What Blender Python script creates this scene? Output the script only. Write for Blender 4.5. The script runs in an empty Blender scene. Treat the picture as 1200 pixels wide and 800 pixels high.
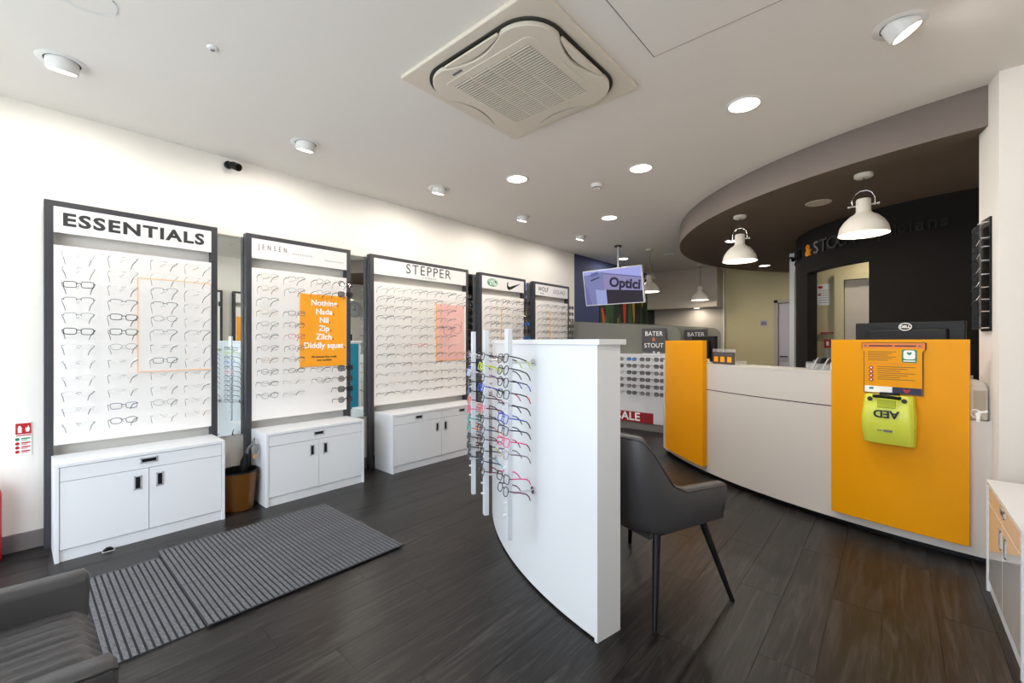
import bpy, math, random
from mathutils import Matrix, Vector
random.seed(7)
PI = math.pi
R = math.radians
col = bpy.context.scene.collection
sc = bpy.context.scene

# ------------------------------------------------------------------ camera, sky, exposure
D, CAMH, H = 4.09, 1.30, 2.80
YAW = math.atan(446 / 510)
cam_d = bpy.data.cameras.new('camera')
cam_d.sensor_width = 36.0
cam_d.lens = 510 / 1200 * 36
cam_d.clip_start = 0.02
cam = bpy.data.objects.new('camera', cam_d)
cam.location = (D, 0, CAMH)
cam.rotation_euler = (PI / 2, 0, YAW)
col.objects.link(cam)
sc.camera = cam

world = bpy.data.worlds.new('sky')
sc.world = world
world.use_nodes = True
bg = world.node_tree.nodes['Background']
bg.inputs[0].default_value = (0.82, 0.91, 1.0, 1)
bg.inputs[1].default_value = 7.6
sc.view_settings.view_transform = 'Standard'
sc.view_settings.look = 'None'
sc.view_settings.gamma = 1.0
sc.view_settings.exposure = 0.0
sc.view_settings.use_curve_mapping = False
sc.cycles.use_denoising = True
sc.cycles.max_bounces = 10
sc.cycles.diffuse_bounces = 6
sc.cycles.transparent_max_bounces = 24
sc.cycles.sample_clamp_indirect = 6.0
sc.cycles.caustics_reflective = False
sc.cycles.caustics_refractive = False

YF, YB, XR = -1.25, 9.67, 4.87          # shop front, back wall, right wall
pl = bpy.data.lights.new('window_portal', 'AREA')
pl.shape = 'RECTANGLE'; pl.size = 3.9; pl.size_y = 2.35
pl.cycles.is_portal = True
po = bpy.data.objects.new('window_portal', pl)
po.location = (2.15, YF - 0.06, 1.35)
po.rotation_euler = Vector((0, 1, 0)).to_track_quat('-Z', 'Z').to_euler()
col.objects.link(po)
DOWNLIGHT_W, SPOT_W, PENDANT_W = 12.5, 28.0, 4.0

# ------------------------------------------------------------------ materials
def lin(c):
    return tuple((v / 12.92 if v <= .04045 else ((v + .055) / 1.055) ** 2.4) for v in (x / 255 for x in c)) + (1,)

def mat(name, rgb, rough=.5, metal=0, spec=.5, emit=None, es=0, coat=0, noise=0, nscale=8, bump=0, bscale=200, alpha=1):
    m = bpy.data.materials.new(name); m.use_nodes = True
    nt = m.node_tree; b = nt.nodes['Principled BSDF']
    c = lin(rgb)
    b.inputs['Base Color'].default_value = c
    b.inputs['Roughness'].default_value = rough
    b.inputs['Metallic'].default_value = metal
    b.inputs['Specular IOR Level'].default_value = spec
    b.inputs['Coat Weight'].default_value = coat
    b.inputs['Coat Roughness'].default_value = .05
    b.inputs['Alpha'].default_value = alpha
    if emit:
        b.inputs['Emission Color'].default_value = lin(emit); b.inputs['Emission Strength'].default_value = es
    tc = nt.nodes.new('ShaderNodeTexCoord')
    if noise:
        n = nt.nodes.new('ShaderNodeTexNoise'); n.inputs['Scale'].default_value = nscale; n.inputs['Detail'].default_value = 4
        nt.links.new(tc.outputs['Object'], n.inputs['Vector'])
        r = nt.nodes.new('ShaderNodeMapRange')
        r.inputs['To Min'].default_value = 1 - noise; r.inputs['To Max'].default_value = 1 + noise
        nt.links.new(n.outputs['Fac'], r.inputs['Value'])
        mx = nt.nodes.new('ShaderNodeVectorMath'); mx.operation = 'SCALE'
        mx.inputs[0].default_value = c[:3]
        nt.links.new(r.outputs[0], mx.inputs['Scale']); nt.links.new(mx.outputs[0], b.inputs['Base Color'])
    if bump:
        n = nt.nodes.new('ShaderNodeTexNoise'); n.inputs['Scale'].default_value = bscale; n.inputs['Detail'].default_value = 3
        nt.links.new(tc.outputs['Object'], n.inputs['Vector'])
        bp = nt.nodes.new('ShaderNodeBump'); bp.inputs['Strength'].default_value = bump; bp.inputs['Distance'].default_value = .002
        nt.links.new(n.outputs['Fac'], bp.inputs['Height']); nt.links.new(bp.outputs[0], b.inputs['Normal'])
    return m

def glassy(name, tint, clear, rough=.02):
    m = bpy.data.materials.new(name); m.use_nodes = True
    nt = m.node_tree; nt.nodes.clear()
    out = nt.nodes.new('ShaderNodeOutputMaterial'); mx = nt.nodes.new('ShaderNodeMixShader')
    t = nt.nodes.new('ShaderNodeBsdfTransparent'); g = nt.nodes.new('ShaderNodeBsdfPrincipled')
    t.inputs[0].default_value = lin(tint) if clear > .5 else (1, 1, 1, 1)
    g.inputs['Base Color'].default_value = lin(tint); g.inputs['Roughness'].default_value = rough
    mx.inputs[0].default_value = 1 - clear
    nt.links.new(t.outputs[0], mx.inputs[1]); nt.links.new(g.outputs[0], mx.inputs[2]); nt.links.new(mx.outputs[0], out.inputs[0])
    return m

def wood_floor():
    m = mat('floor_vinyl', (70, 70, 72), .38, spec=.32)
    nt = m.node_tree; b = nt.nodes['Principled BSDF']; L = nt.links.new
    tc = nt.nodes.new('ShaderNodeTexCoord'); oi = nt.nodes.new('ShaderNodeObjectInfo')
    mul = nt.nodes.new('ShaderNodeMath'); mul.operation = 'MULTIPLY'; mul.inputs[1].default_value = 57.0
    L(oi.outputs['Random'], mul.inputs[0])
    add = nt.nodes.new('ShaderNodeVectorMath'); L(tc.outputs['Object'], add.inputs[0]); L(mul.outputs[0], add.inputs[1])
    mp = nt.nodes.new('ShaderNodeMapping'); mp.inputs['Scale'].default_value = (14, 1.1, 1); L(add.outputs[0], mp.inputs['Vector'])
    n1 = nt.nodes.new('ShaderNodeTexNoise'); n1.inputs['Scale'].default_value = 1.6; n1.inputs['Detail'].default_value = 8; n1.inputs['Distortion'].default_value = 1.4
    n1.inputs['Roughness'].default_value = .65
    L(mp.outputs[0], n1.inputs['Vector'])
    mp2 = nt.nodes.new('ShaderNodeMapping'); mp2.inputs['Scale'].default_value = (160, 5, 1); L(add.outputs[0], mp2.inputs['Vector'])
    n2 = nt.nodes.new('ShaderNodeTexNoise'); n2.inputs['Scale'].default_value = 1; n2.inputs['Detail'].default_value = 3; L(mp2.outputs[0], n2.inputs['Vector'])
    mixf = nt.nodes.new('ShaderNodeMath'); mixf.operation = 'MULTIPLY_ADD'; mixf.inputs[1].default_value = .3
    L(n2.outputs['Fac'], mixf.inputs[0]); L(n1.outputs['Fac'], mixf.inputs[2])
    rmp = nt.nodes.new('ShaderNodeValToRGB'); L(mixf.outputs[0], rmp.inputs[0])
    e = rmp.color_ramp.elements
    e[0].position = .38; e[0].color = lin((10, 9, 9)); e[1].position = .92; e[1].color = lin((66, 63, 61))
    x = e.new(.62); x.color = lin((28, 26, 25))
    rv = nt.nodes.new('ShaderNodeMapRange'); rv.inputs['To Min'].default_value = .86; rv.inputs['To Max'].default_value = 1.12
    L(oi.outputs['Random'], rv.inputs['Value'])
    sx = nt.nodes.new('ShaderNodeVectorMath'); sx.operation = 'SCALE'; L(rmp.outputs[0], sx.inputs[0]); L(rv.outputs[0], sx.inputs['Scale'])
    L(sx.outputs[0], b.inputs['Base Color'])
    rr = nt.nodes.new('ShaderNodeMapRange'); rr.inputs['To Min'].default_value = .27; rr.inputs['To Max'].default_value = .46
    L(n1.outputs['Fac'], rr.inputs['Value']); L(rr.outputs[0], b.inputs['Roughness'])
    bp = nt.nodes.new('ShaderNodeBump'); bp.inputs['Strength'].default_value = .25; bp.inputs['Distance'].default_value = .001
    L(mixf.outputs[0], bp.inputs['Height']); L(bp.outputs[0], b.inputs['Normal'])
    return m

M = dict(
    wall=mat('wall_paint', (236, 232, 225), .85, bump=.05),
    ceil=mat('ceiling_paint', (240, 236, 230), .9, bump=.04),
    blue=mat('blue_paint', (52, 62, 100), .8, bump=.05),
    cream=mat('cream_paint', (214, 202, 160), .85, bump=.05),
    taupe=mat('taupe_paint', (196, 186, 172), .85, bump=.05),
    dark=mat('charcoal_paint', (26, 23, 20), .85, spec=.25, bump=.05),
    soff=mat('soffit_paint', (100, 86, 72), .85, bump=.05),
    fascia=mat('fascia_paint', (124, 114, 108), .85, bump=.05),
    white=mat('white_laminate', (224, 226, 229), .32, noise=.012, nscale=3),
    gloss=mat('white_gloss_laminate', (240, 238, 235), .06, spec=.6, coat=.6),
    counter=mat('counter_laminate', (214, 208, 202), .25, noise=.01),
    panelw=mat('display_panel', (236, 233, 230), .4),
    headw=mat('header_board', (226, 224, 224), .45),
    frame=mat('graphite_powder_coat', (52, 52, 57), .45, noise=.03, nscale=20),
    skirt=mat('grey_skirting', (120, 114, 112), .5),
    yellow=mat('yellow_laminate', (236, 158, 0), .45, spec=.2, noise=.01),
    black=mat('black_plastic', (14, 14, 15), .45, spec=.3),
    blackg=mat('black_gloss', (12, 12, 14), .12),
    ink=mat('dark_ink', (44, 44, 46), .6),
    inkl=mat('grey_ink', (112, 112, 116), .6),
    inkll=mat('pale_ink', (186, 186, 188), .6),
    wink=mat('white_ink', (250, 250, 248), .6),
    chrome=mat('chrome', (225, 225, 228), .15, 1),
    alu=mat('brushed_aluminium', (206, 209, 215), .35, .6),
    mirror=mat('mirror_glass', (232, 238, 236), .0, 1),
    acm=mat('cream_plastic', (228, 220, 204), .45),
    acd=mat('dark_recess', (48, 45, 42), .7),
    slot=mat('grille_backing', (86, 82, 74), .7),
    trim=mat('white_trim', (236, 236, 234), .4),
    pend=mat('cream_enamel', (226, 220, 208), .45),
    pendin=mat('white_enamel_inside', (250, 248, 242), .5),
    cable=mat('dark_cable', (50, 44, 40), .6),
    lamp=mat('lamp_diffuser', (255, 252, 245), .5, emit=(255, 246, 232), es=9),
    bulb=mat('bulb_glow', (255, 252, 245), .5, emit=(255, 240, 215), es=16),
    leather=mat('grey_leather', (63, 62, 64), .45, noise=.06, nscale=5, bump=.15, bscale=350),
    leatherd=mat('grey_piping', (48, 46, 47), .45),
    leg=mat('black_steel', (12, 12, 14), .4, spec=.3),
    mat_=mat('ribbed_carpet', (90, 90, 94), .95, noise=.95, nscale=130, bump=.9, bscale=300),
    matg=mat('carpet_groove', (40, 41, 46), .95, noise=.2, nscale=200),
    orange=mat('orange_print', (250, 165, 30), .4),
    orange_e=mat('orange_acrylic_edge', (255, 176, 62), .35),
    pale_orange_e=mat('pale_orange_acrylic_edge', (250, 200, 150), .35),
    pink=mat('pink_print', (240, 190, 184), .45),
    red=mat('red_print', (178, 20, 32), .45),
    sale=mat('sale_red_print', (146, 14, 26), .5),
    redx=mat('red_enamel', (190, 18, 26), .25),
    green=mat('green_print', (20, 130, 90), .45),
    navy=mat('navy_print', (24, 26, 62), .45),
    oran2=mat('burnt_orange_print', (226, 120, 40), .45),
    aed=mat('lime_plastic', (220, 228, 80), .35),
    aedd=mat('lime_plastic_side', (190, 200, 40), .35),
    sign=mat('slate_sign', (68, 66, 70), .5),
    teal=mat('teal_print', (20, 130, 160), .45),
    wood=mat('bamboo_wood', (196, 146, 92), .5),
    brown=mat('bronze_bin', (112, 70, 24), .3, .35, noise=.15, nscale=6),
    jug=mat('milky_plastic', (224, 218, 206), .35, alpha=.8),
    liquid=mat('sanitiser_label', (170, 160, 140), .4),
    postw=mat('satin_aluminium', (222, 226, 232), .35, .25),
    lilac=mat('lilac_white_paint', (206, 198, 206), .5),
    frost=glassy('frosted_glass', (196, 196, 188), .74, .3),
    glass=glassy('window_glass', (255, 255, 255), .93),
    acryl=glassy('clear_acrylic', (244, 244, 244), .8, .1),
    lens=glassy('clear_lens', (252, 253, 253), .97),
    lensd=glassy('demo_lens', (232, 232, 232), .86),
    sun=glassy('smoked_lens', (34, 28, 28), .22, .05),
    sunbr=glassy('brown_lens', (70, 46, 44), .3, .05),
    sunbl=glassy('blue_mirror_lens', (30, 110, 190), .12, .05),
    sunpu=glassy('purple_mirror_lens', (120, 40, 120), .15, .05),
    plank=wood_floor(),
    pave=mat('pavement', (205, 203, 198), .9, noise=.1),
)
for nm, c in dict(g_black=(28, 28, 32), g_grey=(110, 110, 114), g_silver=(168, 166, 164), g_gold=(186, 160, 112), g_navy=(36, 48, 84), g_brown=(92, 58, 42),
                  g_red=(190, 44, 54), g_maroon=(110, 26, 56), g_blue=(50, 80, 190), g_pink=(226, 60, 130), g_purple=(120, 96, 130), g_lime=(196, 214, 50),
                  g_teal=(40, 150, 150), g_orange=(236, 130, 40), g_white=(232, 232, 236), g_faint=(206, 204, 202), g_rose=(228, 120, 126), g_cyan=(90, 200, 220)).items():
    M[nm] = mat('spectacle_' + nm[2:], c, .3)

# ------------------------------------------------------------------ mesh builder
class MB:
    def __init__(s): s.v = []; s.f = []; s.m = []
    def _add(s, vs, fs, mi=0):
        o = len(s.v); s.v += [tuple(v) for v in vs]; s.f += [tuple(i + o for i in f) for f in fs]; s.m += [mi] * len(fs); return s
    def box(s, x0, x1, y0, y1, z0, z1, mi=0):
        return s._add([(x0, y0, z0), (x1, y0, z0), (x1, y1, z0), (x0, y1, z0), (x0, y0, z1), (x1, y0, z1), (x1, y1, z1), (x0, y1, z1)],
                      [(0, 3, 2, 1), (4, 5, 6, 7), (0, 1, 5, 4), (1, 2, 6, 5), (2, 3, 7, 6), (3, 0, 4, 7)], mi)
    def prism(s, pts, z0, z1, ax='z', mi=0, mtop=None):
        # closed outline extruded along an axis; pts are counter-clockwise seen from the + end of the axis
        n = len(pts)
        g = {'z': lambda p, h: (p[0], p[1], h), 'y': lambda p, h: (p[0], h, p[1]), 'x': lambda p, h: (h, p[0], p[1])}[ax]
        vs = [g(p, z0) for p in pts] + [g(p, z1) for p in pts]
        o = len(s.v); s.v += vs
        a, b = tuple(range(o, o + n)), tuple(range(o + n, o + 2 * n))
        sides = [(o + i, o + (i + 1) % n, o + n + (i + 1) % n, o + n + i) for i in range(n)]
        if ax == 'y': s.f += [a, b[::-1]] + [q[::-1] for q in sides]
        else: s.f += [a[::-1], b] + sides
        s.m += [mi if mtop is None else mtop] * 2 + [mi] * n
        return s
    def arc(s, c, r0, r1, a0, a1, z0, z1, n=48, mi=0):
        # curved slab, angles in degrees
        vs = []; fs = []
        for i in range(n + 1):
            a = R(a0 + (a1 - a0) * i / n); ca, sa = math.cos(a), math.sin(a)
            vs += [(c[0] + r * ca, c[1] + r * sa, z) for r, z in ((r0, z0), (r1, z0), (r1, z1), (r0, z1))]
        for i in range(n):
            p, q = 4 * i, 4 * i + 4
            for k in range(4): fs.append((p + k, p + (k + 1) % 4, q + (k + 1) % 4, q + k))
        fs += [(3, 2, 1, 0), (4 * n, 4 * n + 1, 4 * n + 2, 4 * n + 3)]
        if a1 < a0: fs = [f[::-1] for f in fs]
        return s._add(vs, [f[::-1] for f in fs], mi)
    def lathe(s, prof, n=24, c=(0, 0, 0), mat4=None, mi=0, cap=True):
        # profile of (radius, z), bottom to top outwards
        vs = []; fs = []
        k = len(prof)
        for i in range(n):
            a = 2 * PI * i / n
            for r, z in prof:
                p = Vector((r * math.cos(a), r * math.sin(a), z))
                if mat4 is not None: p = mat4 @ p
                vs.append((p.x + c[0], p.y + c[1], p.z + c[2]))
        for i in range(n):
            j = (i + 1) % n
            for q in range(k - 1):
                fs.append((i * k + q, j * k + q, j * k + q + 1, i * k + q + 1))
        if cap:
            if prof[0][0] > 1e-6: fs.append(tuple(i * k for i in range(n))[::-1])
            if prof[-1][0] > 1e-6: fs.append(tuple(i * k + k - 1 for i in range(n)))
        return s._add(vs, fs, mi)
    def tube(s, pts, r, n=8, closed=False, mi=0, flat=None, up=(0, 0, 1)):
        # sweep a round (or flat = (half width, half height)) section along points; r may be a list
        pts = [Vector(p) for p in pts]; k = len(pts); vs = []; fs = []
        for i, p in enumerate(pts):
            if closed: t = pts[(i + 1) % k] - pts[i - 1]
            else: t = pts[min(i + 1, k - 1)] - pts[max(i - 1, 0)]
            t.normalize(); u = Vector(up)
            if abs(t.dot(u)) > .98: u = Vector((1, 0, 0))
            a = t.cross(u).normalized(); b = a.cross(t).normalized()
            rr = r[i] if isinstance(r, (list, tuple)) else r
            for j in range(n):
                th = 2 * PI * (j + .5) / n
                if flat: q = p + a * (flat[0] * rr * math.cos(th) * 1.414) + b * (flat[1] * rr * math.sin(th) * 1.414)
                else: q = p + a * (rr * math.cos(th)) + b * (rr * math.sin(th))
                vs.append(tuple(q))
        for i in range(k if closed else k - 1):
            i2 = (i + 1) % k
            for j in range(n):
                j2 = (j + 1) % n
                fs.append((i * n + j, i * n + j2, i2 * n + j2, i2 * n + j))
        if not closed: fs += [tuple(range(n))[::-1], tuple((k - 1) * n + j for j in range(n))]
        return s._add(vs, [f[::-1] for f in fs], mi)
    def cyl(s, p0, p1, r, n=16, mi=0):
        return s.tube([p0, p1], r, n, mi=mi)
    def ngon(s, pts, mi=0): return s._add(pts, [tuple(range(len(pts)))], mi)
    def mesh(s, name, mats, smooth=None):
        me = bpy.data.meshes.new(name); me.from_pydata(s.v, [], s.f)
        for m in (mats if isinstance(mats, (list, tuple)) else [mats]): me.materials.append(m)
        if len(set(s.m)) > 1: me.polygons.foreach_set('material_index', s.m)
        if smooth:
            me.polygons.foreach_set('use_smooth', [True] * len(me.polygons)); me.set_sharp_from_angle(angle=R(smooth))
        me.update(); return me

def link(name, me, parent=None, loc=(0, 0, 0), rot=(0, 0, 0), bev=0, seg=2):
    o = bpy.data.objects.new(name, me); col.objects.link(o)
    o.location = loc; o.rotation_euler = rot
    if parent is not None: o.parent = parent
    if bev:
        b = o.modifiers.new('bevel', 'BEVEL'); b.width = bev; b.segments = seg; b.limit_method = 'ANGLE'; b.harden_normals = False
    return o
def obj(name, mb, mats, parent=None, smooth=None, bev=0, **k):
    return link(name, mb.mesh(name, mats, smooth), parent, bev=bev, **k)
def tag(o, label, cat, group=None, kind=None):
    o['label'] = label; o['category'] = cat
    if group: o['group'] = group
    if kind: o['kind'] = kind
    return o
def thing(name, label, cat, loc=(0, 0, 0), rz=0, group=None):
    o = bpy.data.objects.new(name, None); col.objects.link(o)
    o.empty_display_size = .05; o.location = loc; o.rotation_euler = (0, 0, rz)
    return tag(o, label, cat, group)
def struct(name, mb, mats, smooth=None, bev=0, label=None):
    o = obj(name, mb, mats, smooth=smooth, bev=bev); o['kind'] = 'structure'
    o['label'] = label or name.replace('_', ' '); o['category'] = name.split('_')[0]
    return o
def face(n):                      # rotation about Z that turns a thing built facing local -Y towards n
    return math.atan2(n[0], -n[1])
BOX = lambda *a, **k: MB().box(*a, **k)

def text(body, size, x, z, y, m, parent, name='lettering', align='CENTER', bold=0, sx=1, space=1, flip=False, ext=.0006, label=None):
    # flat lettering on a face that looks along local -Y
    c = bpy.data.curves.new(name, 'FONT'); c.body = body; c.size = size; c.align_x = align; c.align_y = 'CENTER'
    c.extrude = ext; c.offset = bold; c.space_character = space; c.resolution_u = 3
    c.materials.append(m)
    o = bpy.data.objects.new(name, c); col.objects.link(o); o.parent = parent
    o.location = (x, y, z); o.rotation_euler = (PI / 2, PI if flip else 0, 0); o.scale = (sx, 1, 1)
    if flip: o.rotation_euler = (Matrix.Rotation(PI, 4, 'Y') @ Matrix.Rotation(PI / 2, 4, 'X')).to_euler()
    if label: o['label'] = label
    return o

def rrect(w, h, r, n=4, cx=0, cy=0):
    p = []
    for qx, qy, a in ((1, 1, 0), (-1, 1, 90), (-1, -1, 180), (1, -1, 270)):
        for i in range(n + 1):
            t = R(a + 90 * i / n); p.append((cx + qx * (w / 2 - r) + r * math.cos(t), cy + qy * (h / 2 - r) + r * math.sin(t)))
    return p

# ------------------------------------------------------------------ the room
CC, CR = (4.929, 7.339), 3.668          # reception counter circle
SC_, SR = (5.025, 6.981), 3.277         # soffit circle
PC, PR = (3.697, 4.256), 2.660          # display partition circle
DC, DR = (4.725, 6.775), 1.580          # charcoal drum wall circle
SOFF = 2.56

floor = struct('floor', BOX(-.12, XR + .12, YF - .1, 7.4, -.12, -.005).box(-.12, XR + .12, 7.4, YB + 1.6, -.12, 0), M['plank'], label='dark grey wood-effect plank floor')
PW, PLN = .193, 1.22
pm = MB().box(-PW / 2 + .0007, PW / 2 - .0007, -PLN / 2 + .0007, PLN / 2 - .0007, -.006, 0).mesh('plank', M['plank'])
nrow = int(math.ceil(XR / PW))
for i in range(nrow):
    y = YF - ((i * .437) % 1) * PLN + PLN / 2
    while y - PLN / 2 < 7.3:
        link('plank', pm, floor, ((i + .5) * PW, y, 0)); y += PLN

struct('ceiling', BOX(-.12, XR + .12, YF - .1, YB + 1.6, H, H + .12), M['ceil'], label='off-white painted ceiling')
struct('wall_left', BOX(-.12, 0, YF - .1, 6.292, -.1, H), M['wall'], label='long white painted wall behind the displays')
struct('wall_left_blue', BOX(-.12, 0, 6.292, YB, -.1, H), M['blue'], label='dark blue painted end of the long wall')
struct('wall_right', BOX(XR, XR + .12, YF - .1, YB, -.1, H), M['wall'], label='pale wall beside the window side')
bw = BOX(-.12, 1.489, YB - .05, YB + .1, -.1, H)
struct('wall_back', bw, M['taupe'], label='taupe back wall')
struct('wall_back_cream', BOX(1.489, 2.40, YB, YB + .12, -.1, H).box(3.24, XR, YB, YB + .12, -.1, H).box(2.40, 3.24, YB, YB + .12, 2.05, H).box(2.3, 3.4, YB + .12, YB + .2, -.1, H), M['cream'], label='cream back wall with the far doorway')  # last box is unseen, added behind the door to block leaking sky light
struct('wall_back_bulkhead', BOX(0, 1.46, 9.2, YB - .05, 2.0, H), M['taupe'], bev=.004, label='boxed bulkhead across the back wall')
struct('trim_corner', BOX(1.462, 1.489, YB - .075, YB - .05, 0, H), M['trim'], label='white vertical corner trim')
struct('wall_pier', MB().prism([(4.535, 3.60), (XR, 3.60), (XR, 3.92), (4.488, 3.88)], -.1, H), M['wall'], label='white wall pier at the end of the counter')

# soffit over the reception
pts = []
arcp = []
for i in range(121):
    t = R(90 + 180 * i / 120)
    arcp.append((SC_[0] + SR * math.cos(t), SC_[1] + SR * math.sin(t)))
arcp = [p for p in arcp if p[0] <= XR and p[1] <= YB]
t0 = SC_[0] - math.sqrt(SR ** 2 - (YB - SC_[1]) ** 2)
poly = [(XR, YB), (t0, YB)] + arcp + [(XR, SC_[1] - math.sqrt(SR ** 2 - (XR - SC_[0]) ** 2))]
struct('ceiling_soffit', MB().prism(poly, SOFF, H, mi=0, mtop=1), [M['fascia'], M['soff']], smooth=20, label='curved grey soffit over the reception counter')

# charcoal drum wall with its doorway
db = MB().arc(DC, DR - .1, DR, -150.2, -232, 0, SOFF, 40).arc(DC, DR - .1, DR, -84.7, -120.7, 0, SOFF, 24)
db.arc(DC, DR - .1, DR, -120.7, -150.2, 2.085, SOFF, 18)
struct('wall_reception', db, M['dark'], smooth=25, label='curved charcoal wall behind the reception')
struct('trim_post', BOX(2.975, 3.035, 7.33, 7.39, 0, SOFF), M['trim'], label='slim white post beside the charcoal wall')
struct('wall_inner', BOX(3.25, 3.62, 6.62, 6.72, 0, SOFF).box(4.42, XR, 6.62, 6.72, 0, SOFF).box(3.62, 4.42, 6.62, 6.72, 2.06, SOFF), M['cream'], label='cream wall seen through the charcoal doorway')
dr = struct('door_2', BOX(3.65, 4.39, 6.65, 6.69, .005, 2.04), M['taupe'], label='beige door beyond the charcoal doorway')
for x0, x1, z0, z1 in ((3.555, 3.645, 0, 2.12), (4.395, 4.48, 0, 2.12), (3.645, 4.395, 2.045, 2.12)):
    obj('door_frame', BOX(x0, x1, 6.58, 6.64, z0, z1), M['cream'], dr)
fr = struct('door_1', BOX(2.44, 3.2, YB + .03, YB + .07, .01, 2.03), M['lilac'], label='white door with black handle in the cream back wall')
for x0, x1, z0, z1 in ((2.36, 2.43, 0, 2.1), (3.21, 3.28, 0, 2.1), (2.36, 3.28, 2.04, 2.1)):
    obj('door_frame', BOX(x0, x1, YB - .012, YB + .03, z0, z1), M['taupe'], fr, bev=.004)
obj('door_handle', BOX(2.47, 2.6, YB - .05, YB - .03, 1.0, 1.025).box(2.48, 2.5, YB - .04, YB + .03, 1.0, 1.025), M['black'], fr)

sk = struct('baseboard_left', BOX(0, .018, YF, 6.29, 0, .108), M['skirt'], bev=.003, label='grey skirting along the long white wall')
struct('baseboard_left_blue', BOX(0, .018, 6.29, YB - .05, 0, .108), M['skirt'], bev=.003, label='grey skirting along the blue wall')

# shop front behind the camera: glazing bars and panes
struct('wall_front', BOX(-.12, XR + .12, YF - .1, YF, 2.55, H).box(-.12, .2, YF - .1, YF, -.1, 2.55).box(4.1, XR + .12, YF - .1, YF, -.1, 2.55).box(.2, 4.1, YF - .1, YF, -.1, .15),
       M['wall'], label='shop front wall around the glazing')
wn = struct('window_1', BOX(.2, 4.1, YF - .07, YF - .03, .15, .2).box(.2, 4.1, YF - .07, YF - .03, 2.5, 2.55).box(.2, .25, YF - .07, YF - .03, .2, 2.5).box(4.05, 4.1, YF - .07, YF - .03, .2, 2.5)
            .box(1.5, 1.55, YF - .07, YF - .03, .2, 2.5).box(2.75, 2.8, YF - .07, YF - .03, .2, 2.5), M['frame'], label='dark framed shop front window')
for x0, x1 in ((.25, 1.5), (1.55, 2.75), (2.8, 4.05)):
    obj('pane', BOX(x0, x1, YF - .053, YF - .047, .2, 2.5), M['glass'], wn)
struct('pavement', BOX(-8, 14, -14, YF - .1, -.14, -.1), M['pave'], label='pavement outside the shop front')

# access hatch in the ceiling
hatch = struct('ceiling_hatch', BOX(3.147, 3.75, 1.5, 2.215, H - .004, H + .001), M['ceil'], bev=.002, label='square access hatch in the ceiling')
obj('gap_strip', BOX(3.142, 3.147, 1.5, 2.22, H - .002, H), M['skirt'], hatch)
obj('gap_strip', BOX(3.142, 3.75, 2.215, 2.22, H - .002, H), M['skirt'], hatch)

# ------------------------------------------------------------------ spectacles
def lens_outline(shape, n=20):
    w, h, kind = shape
    p = []
    for i in range(n):
        t = 2 * PI * i / n; c, s_ = math.cos(t), math.sin(t)
        e = {'rect': .48, 'oval': .85, 'round': 1.0, 'wayf': .62}[kind]
        x = math.copysign(abs(c) ** e, c) * w / 2; z = math.copysign(abs(s_) ** e, s_) * h / 2
        if kind == 'wayf': x *= 1 + .10 * s_
        if kind in ('rect', 'oval'): x *= 1 + .05 * s_
        p.append((x, z))
    return p
SPEC = {}
def spec_meshes(style):
    if style in SPEC: return SPEC[style]
    d = STYLES[style]
    w, h, kind = d['shape']; cx = w / 2 + .009
    out = lens_outline(d['shape'])
    f = MB(); rr = d['rim']
    for sgn in (-1, 1):
        loop = [(sgn * cx + x, -.003 * (1 - (x / w) ** 2), z) for x, z in out]
        if d['type'] == 'full': f.tube(loop, rr, 5, closed=True)
        else:
            f.tube(loop, .0005, 3, closed=True, mi=1)
            if d['type'] == 'half':
                n = len(loop); f.tube(loop[0:n // 2 + 1], rr, 5)
        ex = sgn * (cx + w / 2); f.tube([(ex - sgn * .002, 0, h * .22), (ex + sgn * .005, .002, h * .25), (ex + sgn * .006, .008, h * .25)], max(rr, .0016), 5)
    f.tube([(-.0095, -.001, h * .12), (-.004, -.004, h * .22), (.004, -.004, h * .22), (.0095, -.001, h * .12)], max(rr, .0013), 5)
    fm = f.mesh('spectacle_front', [M[d['col']], M['g_faint']], 40)
    lm = MB().ngon([(x, -.003 * (1 - (x / w) ** 2), z) for x, z in out]).mesh('lens', M[d['lens']])
    tms = []
    for sgn in (-1, 1):
        ex = sgn * (cx + w / 2 + .006); z = h * .25
        pth = [(ex, .006, z), (ex - sgn * .001, .05, z + .001), (ex - sgn * .008, .09, z - .003), (ex - sgn * .013, .108, z - .014), (ex - sgn * .017, .122, z - .032)]
        t = MB().tube(pth, [1, 1, 1, .95, .8], 4, flat=(d['tw'][0], d['tw'][1]))
        mi = [0] * len(t.f)
        for k in range(8, 17): mi[k] = 1
        t.m = mi
        tms.append(t.mesh('temple', [M[d.get('tcol', d['col'])], M[d.get('tip', d.get('tcol', d['col']))]], 40))
    SPEC[style] = (fm, lm, tms, cx)
    return SPEC[style]
STYLES = {}
def style(name, desc, type_, col_, shape=(.05, .032, 'rect'), rim=.0016, lens='lens', tw=(.0010, .0024), **k):
    STYLES[name] = dict(desc=desc, type=type_, col=col_, shape=shape, rim=rim, lens=lens, tw=tw, cat='sunglasses' if 'sunglasses' in desc else 'spectacles', **k)
style('rimless', 'rimless silver spectacles', 'none', 'g_silver', tip='g_black', rim=.0012)
style('rimless_gold', 'rimless gold spectacles', 'none', 'g_gold', tip='g_brown', rim=.0012)
style('rimless_dark', 'rimless spectacles with dark temples', 'none', 'g_grey', tcol='g_black', tip='g_black', rim=.0014)
style('half_dark', 'semi-rimless black-browed spectacles', 'half', 'g_black', rim=.0017)
style('half_grey', 'semi-rimless grey-browed spectacles', 'half', 'g_grey', tcol='g_black', rim=.0016)
style('wire', 'thin grey wire-rimmed spectacles', 'full', 'g_grey', (.049, .034, 'oval'), rim=.0013, tcol='g_black')
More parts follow.
